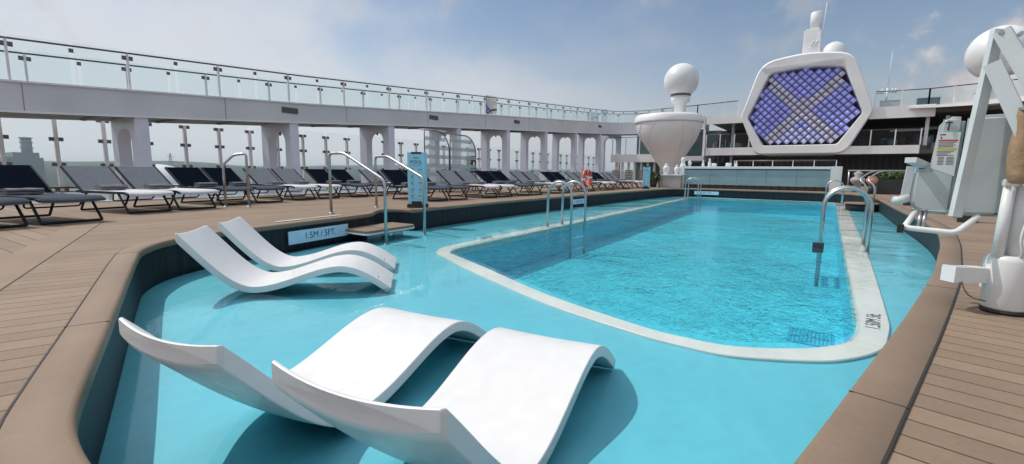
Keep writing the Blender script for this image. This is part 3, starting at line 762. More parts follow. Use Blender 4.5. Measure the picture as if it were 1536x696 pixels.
# ------------------------------------------------------------------ pool lift
t = thing('pool_lift', 'white and grey pool hoist with slung seat on the right deck', 'pool lift', (.87, 3.62, 0))
O = Vector((.87, 3.62, 0))
def lp(*p): return tuple(Vector(p) - O)
mb = MB(); mb.lathe([(.097, .0), (.097, .018)], (0, 0), 32); mb.build('foot_plate', M['rubber'], t)
mb = MB()
pr_ = [(.086, .018), (.096, .03), (.096, .29), (.090, .312), (.075, .322)]
mb.lathe(pr_, (0, 0), 36); mb.box(-.085, -.02, .06, .13, .10, .30, bev=.012); hs = mb.build('housing', M['liftwhite'], t)
mb = MB(); mb.bar((-.105, -.01, .20), (-.245, -.115, .205), .075, .085); mb.build('side_arm', M['liftwhite'], t)
mb = MB(); mb.bar((-.245, -.115, .2055), (-.268, -.132, .206), .080, .090); mb.build('arm_cap', M['white'], t)
mb = MB(); mb.tube([(.012, .0, .31), (.0, .0, .80)], .046, 24); mb.build('mast_sleeve', M['liftwhite'], t)
mb = MB(); mb.tube([(-.065, -.045, .315), (-.055, -.045, .715)], .026, 18); mb.box(-.085, -.025, -.075, -.015, .70, .74, bev=.005); mb.build('actuator', M['liftwhite'], t)
mb = MB(); mb.tube([(.06, .0, .3), (.03, -.01, 1.05)], .034, 18); mb.build('mast', M['liftarm'], t)
# boom: inverted V with parallel links
mb = MB(); mb.bar(lp(.682, 3.585, 1.535), lp(.612, 3.562, .525), .030, .052, up=(1, .6, 0)); mb.build('hanger_arm', M['liftarm'], t)
mb = MB(); mb.bar(lp(.690, 3.540, 1.515), lp(.960, 3.40, .90), .035, .070, up=(0, 0, 1)); mb.build('upper_boom', M['liftarm'], t)
mb = MB(); mb.bar(lp(.668, 3.52, 1.35), lp(.850, 3.45, .88), .035, .070, up=(0, 0, 1)); mb.build('lower_boom', M['liftarm'], t)
for p in ((.684, 3.55, 1.505), (.672, 3.545, 1.34), (.785, 3.455, 1.10), (.74, 3.465, 1.47)):
    mb = MB(); q = Vector(lp(*p)); mb.tube([tuple(q - Vector((-.0, .035, 0))), tuple(q + Vector((0, .0, 0)))], .011, 8); mb.build('pivot_bolt', M['steel'], t)
# seat shell: moulded back panel + side wing, seat pan and armrests (view side)
X = Vector((.8, -.12, 0)).normalized()          # along the panel
Yn = Vector((.12, .8, 0)).normalized()
def sp_(u, v, z): p = Vector((.44, 3.70, 0)) + X * u + Yn * v; p.z = z; return tuple(p - O)
def panel(outline, v0, v1, name, mat, bev=.02):
    bm = bmesh.new(); vs = [bm.verts.new(sp_(u, v0, z)) for u, z in outline]; f = bm.faces.new(vs)
    ex = bmesh.ops.extrude_face_region(bm, geom=[f]); d = Vector(sp_(0, v1, 0)) - Vector(sp_(0, v0, 0))
    for e in ex['geom']:
        if isinstance(e, bmesh.types.BMVert): e.co += d
    bmesh.ops.recalc_face_normals(bm, faces=bm.faces[:])
    ed = [e for e in bm.edges]
    bmesh.ops.bevel(bm, geom=ed, offset=bev, segments=5, affect='EDGES')
    me = bpy.data.meshes.new(name); bm.to_mesh(me); bm.free(); me.materials.append(mat)
    for p in me.polygons: p.use_smooth = True
    o = bpy.data.objects.new(name, me); col.objects.link(o); o.parent = t
    o.modifiers.new('w', 'WEIGHTED_NORMAL'); return o
panel([(.0, .54), (.175, .52), (.185, 1.09), (.10, 1.10), (.075, 1.07), (.055, .80), (-.015, .79), (-.02, .58)], -.01, .045, 'seat_back', M['lift'], .022)
panel([(.205, .525), (.395, .53), (.40, 1.095), (.21, 1.095)], -.025, .03, 'seat_side', M['lift'], .022)
panel([(.178, .50), (.204, .50), (.218, 1.09), (.19, 1.09)], -.03, .0, 'back_rib', M['lift'], .010)
panel([(-.005, .53), (.36, .53), (.36, .56), (-.005, .56)], -.02, .30, 'seat_pan', M['lift'], .012)
mb = MB(); mb.bar(sp_(-.03, -.14, .845), sp_(.03, .06, .815), .055, .03); mb.build('armrest', M['liftarm'], t)
mb = MB(); mb.bar(sp_(-.03, .02, .81), sp_(-.045, .02, .60), .03, .04, up=(1, 0, 0)); mb.tube([sp_(-.02, -.02, .62), sp_(-.07, -.03, .60), sp_(-.09, -.02, .60)], .026, 10); mb.build('armrest_post', M['liftarm'], t)
mb = MB(); mb.tube([sp_(.02, .0, .54), sp_(-.02, -.20, .450), sp_(.20, -.18, .437), sp_(.285, -.08, .53)], .016, 12, rc=.03, seg=4); mb.build('footrest', M['liftwhite'], t)
mb = MB(); mb.tube([sp_(.045, -.1, .55), sp_(.04, -.16, .46)], .010, 8); mb.tube([sp_(.065, -.1, .55), sp_(.06, -.16, .46)], .010, 8); mb.build('footrest_strut', M['steel'], t)
mb = MB(); mb.bar(sp_(-.035, -.22, .47), sp_(-.035, -.22, .42), .02, .03, up=(1, 0, 0)); mb.build('footrest_cap', M['rubber'], t)
# warning label
lt = MB(); lt.add([sp_(.06, -.0115, .80), sp_(.165, -.0115, .752), sp_(.17, -.0115, 1.005), sp_(.075, -.0115, 1.008)], [(0, 1, 2, 3)]); lab = lt.build('warning_label', M['paper'], t)
def lab_strip(u0, u1, z, h, mat, nm):
    m_ = MB(); m_.add([sp_(u0, -.0125, z), sp_(u1, -.0125, z - .002), sp_(u1, -.0125, z + h - .002), sp_(u0, -.0125, z + h)], [(0, 1, 2, 3)]); return m_.build(nm, mat, lab)
lab_strip(.080, .162, .955, .010, M['red'], 'red_band'); lab_strip(.078, .160, .905, .014, M['yellow'], 'yellow_band')
m_ = MB()
def st_(u0, u1, z, h=.003): m_.add([sp_(u0, -.0125, z), sp_(u1, -.0125, z), sp_(u1, -.0125, z + h), sp_(u0, -.0125, z + h)], [(0, 1, 2, 3)])
st_(.082, .108, .990, .006)
for k in range(4): st_(.080, .155 - .01 * (k % 2), .946 - k * .008)
for k in range(4): st_(.078, .150 - .012 * (k % 3), .895 - k * .008)
for k in range(6): st_(.085, .112, .86 - k * .008); st_(.122, .155, .86 - k * .008)
m_.add([sp_(.084, -.0125, .972), sp_(.096, -.0125, .972), sp_(.090, -.0125, .983)], [(0, 1, 2)])
m_.build('small_print', M['ink'], lab)
mb = MB(); mb.tube([sp_(.10, -.02, 1.06), sp_(.112, -.022, 1.065), sp_(.13, -.02, 1.06)], .004, 6); mb.tube([sp_(.115, -.022, 1.065), sp_(.117, -.024, 1.04), sp_(.112, -.024, 1.03), sp_(.118, -.023, 1.015)], .004, 6); mb.build('belt_clip', M['rubber'], t)
# hose cable
mb = MB(); mb.tube([lp(.905, 3.52, .73), lp(.90, 3.50, .62), lp(.875, 3.505, .50), lp(.865, 3.50, .42), lp(.885, 3.515, .345), lp(.885, 3.545, .318)], .006, 8, rc=.05)
mb.tube([lp(.918, 3.52, .73), lp(.912, 3.50, .60), lp(.885, 3.502, .48), lp(.88, 3.50, .40), lp(.895, 3.52, .345), lp(.892, 3.55, .318)], .006, 8, rc=.05)
mb.build('cable', M['liftwhite'], t)
mb = MB(); mb.tube([lp(.66, 3.47, .17), lp(.67, 3.46, .13), lp(.70, 3.46, .09), lp(.77, 3.5, .07)], .004, 6, rc=.03); mb.build('drain_hose', M['clamp'], t)
# tan cover over the control box
def lump(mb, c, rx, ry, rz, n=22, m=16, seed=1):
    rnd = random.Random(seed); ph = [rnd.uniform(0, 6) for _ in range(6)]; o = len(mb.v)
    for i in range(m + 1):
        th = pi * i / m
        for k in range(n):
            a = 2 * pi * k / n; sx = cos(a); sy = sin(a); st = sin(th) ** .28; ct = cos(th)
            w = 1 + .05 * sin(3 * a + ph[0] + ct * 3) + .05 * sin(5 * ct + 2 * a + ph[1]) + .03 * sin(9 * ct + ph[2])
            mb.v.append((c[0] + rx * st * w * (abs(sx) ** .7) * (1 if sx > 0 else -1), c[1] + ry * st * w * (abs(sy) ** .7) * (1 if sy > 0 else -1), c[2] + rz * (abs(ct) ** .6) * (1 if ct > 0 else -1)))
    for i in range(m):
        for k in range(n): mb.face([o + i * n + k, o + i * n + (k + 1) % n, o + (i + 1) * n + (k + 1) % n, o + (i + 1) * n + k], 0, True)
tc_ = thing('tan_cover', 'crumpled tan cloth cover wrapped round the lift control box', 'cover', (.84, 3.485, .73))
mb = MB(); lump(mb, (0, 0, .19), .068, .062, .205, seed=3); mb.build('cloth', M['tan'], tc_)
mb = MB(); mb.box(.035, .10, -.088, -.066, .04, .17, bev=.006); mb.build('control_panel', M['liftarm'], tc_)

# ------------------------------------------------------------------ elevated walkway on the left
X1 = -18.0; X2 = -20.3
ZB = [(-3, 2.0), (2.44, 2.17), (4.46, 2.276), (7.1, 2.42), (10.8, 2.64), (17, 3.06), (24.6, 3.50), (33.9, 4.0), (43, 4.55), (60, 5.3)]
ZT = [(-3, 2.8), (2.44, 2.96), (4.46, 3.07), (7.1, 3.21), (10.8, 3.41), (17, 3.83), (24.6, 4.37), (33.9, 4.98), (43, 5.62), (60, 6.5)]
def interp(T, y):
    for (a, b), (c, d) in zip(T, T[1:]):
        if y <= c: return b + (d - b) * (y - a) / (c - a)
    return T[-1][1]
path = [(X1, y) for y in [-3 + i * 1.0 for i in range(47)]]
# curved end turning towards the radar pod
for i in range(1, 13):
    a = pi / 2 * i / 12; path.append((X1 + 6.0 * (1 - cos(a)), 43.0 + 3.5 * sin(a)))
path += [(-10.0, 46.6)]
acc = [0]
for a, b in zip(path, path[1:]): acc.append(acc[-1] + math.dist(a, b))
def along(s):
    for i in range(len(acc) - 1):
        if s <= acc[i + 1]: t_ = (s - acc[i]) / (acc[i + 1] - acc[i]); return Vector((path[i][0] + (path[i + 1][0] - path[i][0]) * t_, path[i][1] + (path[i + 1][1] - path[i][1]) * t_, 0)), (Vector(path[i + 1]) - Vector(path[i])).normalized()
    return Vector((*path[-1], 0)), (Vector(path[-1]) - Vector(path[-2])).normalized()
W = thing('raised_walkway', 'long pale grey raised walkway on arched supports along the left side', 'walkway', (X1, 0, -1.6))
WO = Vector(W.location)
def strip(off0, off1, fz0, fz1, name, mat, par, s0=0, s1=None, step=1.0):
    mb = MB(); s1 = s1 or acc[-1]; n = int((s1 - s0) / step); rings = []
    for i in range(n + 1):
        s = s0 + (s1 - s0) * i / n; p, d = along(s); nn = Vector((-d.y, d.x, 0)); y = s - 3
        for off, fz in ((off0, fz0), (off1, fz0), (off1, fz1), (off0, fz1)):
            q = p + nn * off; q.z = fz(y); mb.v.append(tuple(q - WO))
    for i in range(n):
        for k in range(4): mb.face([i * 4 + k, i * 4 + (k + 1) % 4, (i + 1) * 4 + (k + 1) % 4, (i + 1) * 4 + k], 0, False)
    mb.face([0, 1, 2, 3]); mb.face([n * 4 + k for k in range(4)])
    return mb.build(name, mat, par)
zb = lambda y: interp(ZB, y); zt = lambda y: interp(ZT, y)
strip(0, .12, zb, zt, 'fascia', M['fascia'], W)
strip(2.2, 2.32, zb, zt, 'outer_fascia', M['fascia'], W)
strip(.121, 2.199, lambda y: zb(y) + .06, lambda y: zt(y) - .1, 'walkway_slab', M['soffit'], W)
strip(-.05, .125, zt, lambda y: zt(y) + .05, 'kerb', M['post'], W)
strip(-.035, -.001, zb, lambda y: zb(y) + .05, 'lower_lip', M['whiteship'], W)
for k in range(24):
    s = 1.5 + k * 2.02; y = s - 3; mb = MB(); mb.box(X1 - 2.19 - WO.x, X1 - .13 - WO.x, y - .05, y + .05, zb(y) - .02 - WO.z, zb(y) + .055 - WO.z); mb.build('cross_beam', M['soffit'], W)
for y in (10.35, 18.5, 26.6, 40.5):
    mb = MB(); z = (zb(y) * .35 + zt(y) * .65); mb.box(X1 - WO.x, X1 + .03 - WO.x, y - .33, y + .33, z - .12 - WO.z, z + .10 - WO.z); v = mb.build('vent', M['vent'], W)
for k in range(8):       # welded plate joints on the fascia
    y = 2.9 + 5.05 * k; mb = MB(); mb.box(X1 - .001 - WO.x, X1 + .004 - WO.x, y - .012, y + .012, zb(y) + .06 - WO.z, zt(y) - WO.z - .01); mb.build('plate_joint', M['soffit'], W)
# arched portals
def portal(y, first):
    mb = MB(); zt_ = zb(y) + .05; zf = -1.6; x0, x1 = X2 + .02, X1 - .02; lw = .52
    n = 8; out = [(x0, zf), (x0, zt_), (x1, zt_), (x1, zf), (x1 - lw * .8, zf)]
    rr = .45; xi1 = x1 - lw * .8; xi0 = x0 + lw; zi = zt_ - .36
    for i in range(n + 1): a = pi / 2 * i / n; out.append((xi1 - rr + rr * cos(a), zi - rr + rr * sin(a)))
    for i in range(n + 1): a = pi / 2 + pi / 2 * i / n; out.append((xi0 + rr + rr * cos(a), zi - rr + rr * sin(a)))
    out.append((xi0, zf))
    poly = [(a - WO.x, b - WO.z) for a, b in out]; tess = tessellate_polygon([[Vector((a, b, 0)) for a, b in poly]])
    m = len(poly); V = [(a, y, b) for a, b in poly] + [(a, y + .36, b) for a, b in poly]
    F = [tuple(t_) for t_ in tess] + [tuple(m + i for i in t_)[::-1] for t_ in tess] + [(i, (i + 1) % m, m + (i + 1) % m, m + i) for i in range(m)]
    mb.add(V, F); p = mb.build('portal', M['pillar'], W)
    mb = MB(); cx = (xi0 + xi1) / 2 - WO.x; mb.tube([(cx, y + .18, zi - WO.z + .02), (cx, y + .18, zi - .10 - WO.z)], .05, 8); mb.build('lamp', M['clamp'], p)
    return p
for k in range(9): portal(5.28 + 5.05 * k - (0), k == 0)

def glass_railing(name, label, cat, off, s0, step, n, half=True, zoff=.05, h=1.08):
    T = thing(name, label, cat, (X1, 0, 3))
    TO = Vector(T.location)
    def pt(s, z): p, d = along(s); nn = Vector((-d.y, d.x, 0)); q = p + nn * off; q.z = z; return q - TO, d
    gm = MB(); hr = MB()
    pts = []
    for i in range(int(n * step / .6) + 2):
        s = s0 + i * .6
        if s > s0 + n * step: s = s0 + n * step
        pts.append(tuple(pt(s, zt(s - 3) + zoff + h)[0]))
    hr.tube(pts, .027, 8); hr.build('handrail', M['rail'], T)
    for i in range(n + 1):
        s = s0 + i * step; y = s - 3; z = zt(y) + zoff
        a, d = pt(s, z)
        mb = MB(); mb.bar(tuple(a), tuple(a + Vector((0, 0, h - .02))), .085, .055, up=(d.x, d.y, 0)); p = mb.build('post', M['post'], T)
        mb = MB()
        c = a + Vector((0, 0, h - .15)); mb.bar(tuple(c - Vector((0, 0, .06))), tuple(c + Vector((0, 0, .06))), .045, .27, up=(d.x, d.y, 0))
        mb.build('clamp', M['clamp'], p)
        if i < n:
            for q in range(2):
                s1 = s + q * step / 2 + .05; s2 = s + (q + 1) * step / 2 - .05
                a1, _ = pt(s1, zt(s1 - 3) + zoff + .03); a2, _ = pt(s2, zt(s2 - 3) + zoff + .03)
                hh = h + .07
                nn = Vector((-d.y, d.x, 0)) * .005
                gm = MB(); gm.add([a1, a2, a2 + Vector((0, 0, hh)), a1 + Vector((0, 0, hh))], [(0, 1, 2, 3)]); gm.build('glass_panel', M['glass'], T)
            sm = s + step / 2; c, d2 = pt(sm, zt(sm - 3) + zoff + h - .13)
            mb = MB(); mb.bar(tuple(c - Vector((0, 0, .055))), tuple(c + Vector((0, 0, .055))), .04, .10, up=(d2.x, d2.y, 0)); mb.build('clamp', M['clamp'], T)
    return T
glass_railing('glass_railing', 'inner glass balustrade with dark handrail on the raised walkway, pool side', 'railing', .03, .6 + 0.0, 2.55, 20)
glass_railing('glass_railing', 'outer glass balustrade on the raised walkway, sea side, seen through the inner one', 'railing', 2.26, 1.5, 2.45, 20)

# lower promenade and windscreen on the sea side
mb = MB(); mb.box(-21.6, -13.2, -12, 60, -1.75, -1.62); mb.build('promenade', M['deck'], kind='structure')
WS = thing('glass_windscreen', 'tall glass windscreen with white posts along the ship side', 'windscreen', (-20.9, 0, -1.62))
XS = -20.9; kx = 20.9 / 18.0
gm = MB()
for i in range(40):
    y = (2.39 + 1.055 * i - 2.11) * kx; ztop = 2.42 + 0 * y; mb = MB()
    mb.box(-.06, .06, y - .05, y + .05, 0, ztop + 1.62, bev=0); p = mb.build('post', M['post'], WS)
    mb = MB()
    mb.box(-.02, .02, y - .02, y + .02, 1.5, ztop + 1.6)
    for z in (ztop - .06, 1.66, .84, .0):
        mb.box(-.04, .055, y - .17, y + .17, z - .06 + 1.62, z + .06 + 1.62)
    mb.build('clamp', M['clamp'], p)
    gm = MB(); gm.add([(0, y + .07, .08), (0, y + 1.055 * kx - .07, .08), (0, y + 1.055 * kx - .07, 4.24), (0, y + .07, 4.24)], [(0, 1, 2, 3)]); gm.build('glass_panel', M['glass2'], WS)
mb = MB(); mb.tube([(.35, -6, 1.62 + .10), (.35, 52, 1.62 + .10)], .035, 8); mb.tube([(.35, -6, 1.62 - .04), (.35, 52, 1.62 - .04)], .02, 8); mb.build('handrail', M['rail'], WS)
mb = MB(); mb.box(-.15, .15, -12, 56, .0, .08); mb.build('base_rail', M['post'], WS)

# shower screen with arched glass panels
t = thing('shower_screen', 'pair of arched frosted glass screens behind the light loungers', 'screen', (-12.0, 12, 0))
def arch_panel(y0, y1, h, name, both=False):
    n = 10; r_ = min(.7, (y1 - y0) * .55); pts = [(y0, 0), (y0, h)]
    if both: pts = [(y0, 0)] + [(y0 + r_ - r_ * cos(pi / 2 * i / n), h - r_ + r_ * sin(pi / 2 * i / n)) for i in range(n + 1)]
    pts += [(y1 - r_ + r_ * sin(pi / 2 * i / n), h - r_ + r_ * cos(pi / 2 * i / n)) for i in range(n + 1)] + [(y1, 0)]
    pts = [(a - 12, b) for a, b in pts]
    mb = MB(); mb.add([(0, a, b) for a, b in pts], [list(range(len(pts)))]); g = mb.build(name, M['glass2'], t)
    mb = MB(); mb.tube([(0, a, b) for a, b in pts], .022, 8); mb.build('screen_frame', M['clamp'], t)
    mb = MB()
    for k in range(6):
        z = .25 + k * .32; e = y1 - .02
        if z > h - r_: zz = z - (h - r_) + .14; e = y1 - r_ + math.sqrt(max(.01, r_ * r_ - zz * zz)) - .02
        mb.box(.0075, .0095, y0 - 12 + .02, e - 12, z, z + .14)
    mb.build('frosted_band', M['frost'], g)
arch_panel(11.85, 13.15, 2.22, 'glass_pane'); arch_panel(13.2, 14.75, 2.16, 'glass_pane')
mb = MB(); mb.box(-.3, .0, -.15, 1.0, 2.225, 2.26); mb.build('top_rail', M['post'], t)

# ------------------------------------------------------------------ funnel screen (hexagon) and superstructure
Yh = 42.0
def loft_rings(rings, close=True, mi=0, smooth=False):
    mb = MB(); n = len(rings[0])
    for r_ in rings: mb.v += [tuple(p) for p in r_]
    for i in range(len(rings) - 1):
        for k in range(n): mb.face([i * n + k, i * n + (k + 1) % n, (i + 1) * n + (k + 1) % n, (i + 1) * n + k], mi, smooth)
    return mb
def roundpoly(P, r_, n=6):
    out = []
    m = len(P)
    for i in range(m):
        a, b, c = Vector(P[i - 1]), Vector(P[i]), Vector(P[(i + 1) % m]); rr = r_[i] if isinstance(r_, list) else r_
        p0 = b + (a - b).normalized() * rr; p1 = b + (c - b).normalized() * rr
        for j in range(n + 1): t_ = j / n; out.append(p0 * (1 - t_) ** 2 + b * 2 * t_ * (1 - t_) + p1 * t_ * t_)
    return out
HO = [(-5.12, 9.55), (-2.15, 9.98), (.80, 9.62), (2.28, 5.40), (.86, 2.36), (-5.06, 2.36), (-6.32, 5.40)]
HI_ = [(-4.46, 8.62), (-2.14, 8.94), (.30, 8.64), (1.65, 5.30), (.30, 3.06), (-4.56, 3.06), (-5.83, 5.30)]
rO = [1.1, 1.2, 1.0, .4, .7, .45, .35]; rI = [.3, .9, .3, .18, .2, .15, .15]
H = thing('funnel_screen', 'large white hexagonal frame with quilted blue and grey diamond screen above the bar', 'light screen', (-2.2, Yh, 2.3))
HOv = Vector(H.location)
o2 = roundpoly(HO, rO); i2 = roundpoly(HI_, rI)
mid = [a.lerp(b, .12) for a, b in zip(o2, i2)]
def r3(P, y): return [Vector((p.x, y, p.y)) - HOv for p in P]
mb = loft_rings([r3(o2, Yh + 6), r3(o2, Yh + .12), r3(mid, Yh), r3([a.lerp(b, .93) for a, b in zip(o2, i2)], Yh + .03), r3(i2, Yh + .12), r3(i2, Yh + 1.3)])
mb.build('frame', M['whiteship'], H)
mb = MB(); mb.add(r3(i2, Yh + 1.3), [list(range(len(i2)))]); mb.build('recess_back', M['dark'], H); mb = MB(); mb.add(r3(o2, Yh + 6), [list(range(len(o2)))]); mb.build('rear_panel', M['whiteship'], H)
def inhex(x, z, m_=0.0):
    P = HI_; s = None
    for i in range(7):
        a, b = P[i], P[(i + 1) % 7]; c = (b[0] - a[0]) * (z - a[1]) - (b[1] - a[1]) * (x - a[0]); d = c / math.dist(a, b)
        if d > -m_: return False
    return True
M['cellb'] = pbr('violet blue cushion', (.36, .38, .80), .35, noise=.18, nscale=1.2, rvar=.05, coat=.5)
M['cellg'] = pbr('lilac grey cushion', (.52, .51, .66), .35, noise=.18, nscale=1.2, rvar=.05, coat=.5)
M['cellm'] = pbr('pale violet cushion', (.50, .53, .82), .35, noise=.2, nscale=1.2, rvar=.05, coat=.5)
for m_, e in (('cellb', (.15, .17, .62)), ('cellg', (.24, .24, .36)), ('cellm', (.26, .29, .60))):
    b = M[m_].node_tree.nodes['Principled BSDF']; b.inputs['Emission Color'].default_value = (*e, 1); b.inputs['Emission Strength'].default_value = .38
d = .57; mb = MB(); lat = MB(); cx, cz = -2.1, 5.95; yb = Yh + .62
rnd_c = random.Random(11)
for i in range(-22, 23):
    for j in range(-22, 23):
        x = cx + (i - j) * d / 2; z = cz + (i + j) * d / 2
        if not inhex(x, z, .13): continue
        g = (abs(i) <= 1 or abs(j) <= 1)
        g = i in (-1, 0) or j in (-1, 0) or abs(i) + abs(j) <= 2 or (abs(j - i) > 15 and z > 7)
        mi = 1 if g else (2 if (z < 4.5 and abs(x - cx) < 2.2) else 0)
        h = d / 2 - .042
        G = 5; V = []; F = []; bulge = rnd_c.uniform(.12, .17)
        for a_ in range(G + 1):
            for b_ in range(G + 1):
                p_, q_ = -1 + 2 * a_ / G, -1 + 2 * b_ / G
                V.append(tuple(Vector((x + (p_ + q_) * h / 2, yb - bulge * ((1 - p_ * p_) * (1 - q_ * q_)) ** .8, z + (p_ - q_) * h / 2)) - HOv))
        for a_ in range(G):
            for b_ in range(G): k_ = a_ * (G + 1) + b_; F.append((k_, k_ + 1, k_ + G + 2, k_ + G + 1))
        mb.add(V, F, mi, True)
        lat.bar(tuple(Vector((x - d / 2, yb - .06, z)) - HOv), tuple(Vector((x, yb - .06, z + d / 2)) - HOv), .045, .07, up=(0, 1, 0))
        lat.bar(tuple(Vector((x - d / 2, yb - .06, z)) - HOv), tuple(Vector((x, yb - .06, z - d / 2)) - HOv), .045, .07, up=(0, 1, 0))
mb.build('quilted_cells', [M['cellb'], M['cellg'], M['cellm']], H)
lat.build('lattice', M['vent'], H)
mb = MB()
for k in range(4):
    a = Vector((HO[0][0] - .05 + .12 * k, Yh - .01, 9.05 - .11 * k)); b = Vector((.2, Yh - .01, 9.22 - .11 * k)); mb.bar(tuple(a - HOv), tuple(b - HOv), .03, .02, up=(0, 0, 1))
mb.build('groove', M['fascia'], H)

# funnel stacks above
t = thing('exhaust_stack', 'white ribbed exhaust stack rising above the hexagonal frame', 'stack', (-1.95, 45, 8.5))
mb = MB(); mb.box(-.62, .55, -.6, .6, 0, 3.75, bev=.12); mb.build('casing', M['whiteship'], t)
mb = MB(); mb.lathe([(.40, 3.75), (.40, 5.0), (.36, 5.05)], (0.12, 0), 24); mb.build('pipe', M['whiteship'], t)
mb = MB()
for k in range(6): mb.tube([(.2 + .09 * k - .3, -.63, 2.2 + .2 * (k % 3)), (.2 + .09 * k - .3, -.72, 2.35 + .2 * (k % 3))], .06, 8)
mb.box(.42, .56, -.7, -.6, .2, 3.4); mb.build('fittings', M['whiteship'], t)
mb = MB(); mb.tube([(.62, -.4, 3.0), (.75, -.4, 5.6)], .03, 6); mb.build('aerial', M['white'], t)
def dome(name, label, c, R_, zs, stand, mat=M['white']):
    t = thing(name, label, 'radome', (c[0], c[1], zs))
    z0 = c[2] - zs; mb = MB(); n = 20
    prof = [(max(.01, R_ * sin(pi * i / n)), z0 - R_ * cos(pi * i / n)) for i in range(0, n + 1)]
    prof = [p for p in prof if p[1] > z0 - R_ * .86]
    mb.lathe(prof, (0, 0), 40); mb.build('dome', mat, t)
    mb = MB(); mb.lathe([(stand * 1.08, z0 - R_ * .87), (stand * 1.08, z0 - R_ * .87 - .03), (stand * .98, z0 - R_ * .87 - .05)], (0, 0), 28); mb.build('dark_collar', M['clamp'], t)
    mb = MB(); mb.lathe([(stand, z0 - R_ * .87 - .05), (stand, z0 - R_ * .87 - .42), (stand * .62, z0 - R_ * .87 - .62), (stand * .58, 0)], (0, 0), 28); mb.build('pedestal', M['whiteship'], t)
    return t
dome('radome', 'small white radome half hidden behind the exhaust stack', (-.45, 44.6, 10.25), .78, 8.9, .3)
dome('radome', 'white radome on a pedestal above the teardrop pod', (-9.60, 36, 7.62), 1.24, 5.1, .68)
dome('radome', 'large white radome at the right edge behind the pool lift', (8.25, 42, 8.5), 1.62, 5.3, .42)
# mast
t = thing('aerial_mast', 'thin white aerial on the upper deck right of the hexagon', 'aerial', (3.1, 45, 5.7))
mb = MB(); mb.tube([(0, 0, 0), (0, 0, 1.6)], .06, 8); mb.tube([(0, 0, 1.5), (.05, 0, 4.2)], .02, 6); mb.tube([(-.7, 0, 1.2), (.6, 0, 1.3)], .04, 6)
for x in (-.6, -.3, .3, .5): mb.tube([(x, 0, 1.2), (x, 0, 1.55)], .05, 6)
mb.build('mast', M['white'], t)

# teardrop pod
t = thing('teardrop_pod', 'large white teardrop pod standing at the far left corner of the pool', 'pod', (-10.1, 36, 0))
sh = lambda z: -.28 * min(1, max(0, (z - .6) / 3.2))
prof = [(.42, 0), (.44, .5), (.55, .95), (.86, 1.5), (1.22, 2.1), (1.62, 2.7), (1.95, 3.2), (2.2, 3.7), (2.36, 4.15), (2.42, 4.5)]
from bisect import bisect
def pr_s(P, k=4):
    out = []
    for i in range(len(P) - 1):
        p0 = P[max(0, i - 1)]; p1 = P[i]; p2 = P[i + 1]; p3 = P[min(len(P) - 1, i + 2)]
        for j in range(k):
            t_ = j / k; out.append(tuple(.5 * (2 * b + (c - a) * t_ + (2 * a - 5 * b + 4 * c - d_) * t_ ** 2 + (-a + 3 * b - 3 * c + d_) * t_ ** 3) for a, b, c, d_ in zip(p0, p1, p2, p3)))
    out.append(P[-1]); return out
ps = pr_s(prof)
mb = MB(); mb.lathe(ps, (0, 0), 56, shift=sh, cap=False); mb.build('shell', M['whiteship'], t)
mb = MB(); mb.lathe([(2.38, 4.5), (2.50, 4.52), (2.52, 4.62), (2.47, 4.95), (2.35, 5.10), (1.2, 5.16), (.3, 5.16)], (0, 0), 56, shift=sh); mb.build('rim', M['whiteship'], t)
def pod_r(z):
    for (a, b), (c, d_) in zip(ps, ps[1:]):
        if z <= d_: return a + (c - a) * (z - b) / (d_ - b + 1e-9)
    return ps[-1][0]
for a0, a1, z1, z0 in ((-95, -150, 4.45, .3), (-125, -168, 4.45, 1.5), (-50, -42, 4.45, .8)):
    mb = MB(); pts = []
    for i in range(24):
        q = i / 23; z = z1 + (z0 - z1) * q; a = R(a0 + (a1 - a0) * (sin(q * pi / 2))); r_ = pod_r(z); pts.append((sh(z) + r_ * cos(a), r_ * sin(a), z))
    mb.tube(pts, .022, 6); mb.build('seam', M['fascia'], t)

# decks beside the hexagon
def rail_run(name, label, pts, h, step, zbase_off=0, thick=.07):
    T = thing(name, label, 'railing', pts[0]); O_ = Vector(pts[0]); gm = MB(); hr = MB()
    hr.tube([tuple(Vector(p) - O_ + Vector((0, 0, h))) for p in pts], .035, 8); hr.build('handrail', M['rail'], T)
    for a, b in zip(pts, pts[1:]):
        a, b = Vector(a), Vector(b); L__ = (b - a).length; n = max(1, round(L__ / step)); d_ = (b - a) / n
        for i in range(n + 1):
            p = a + d_ * i - O_; mb = MB(); mb.box(p.x - thick / 2, p.x + thick / 2, p.y - .05, p.y + .05, p.z, p.z + h); mb.build('post', M['post'], T)
            if i < n:
                q = p + d_; u = d_.normalized() * .06
                gm = MB(); gm.add([p + u + Vector((0, 0, .08)), q - u + Vector((0, 0, .08)), q - u + Vector((0, 0, h - .03)), p + u + Vector((0, 0, h - .03))], [(0, 1, 2, 3)]); gm.build('glass_panel', M['glass'], T)
    return T
B = thing('superstructure', 'white deck structure with dark recessed galleries behind the hexagon', 'deck building', (-2, 46, -.5)); BO = Vector(B.location)
def bpart(name, mat, *boxes):
    for b in boxes: mb = MB(); mb.box(b[0] - BO.x, b[1] - BO.x, b[2] - BO.y, b[3] - BO.y, b[4] - BO.z, b[5] - BO.z); mb.build(name, mat, B)
bpart('upper_deck_edge', M['whiteship'], (-9.0, -6.0, 42.3, 42.5, 4.97, 5.68), (2.05, 5.6, 42.3, 42.5, 4.80, 5.62))
bpart('upper_deck', M['vent'], (-9.0, -6.0, 42.5, 58, 5.2, 5.66), (-6, 2.05, 48.2, 58, 5.2, 5.60), (2.05, 14, 42.5, 58, 5.1, 5.60))
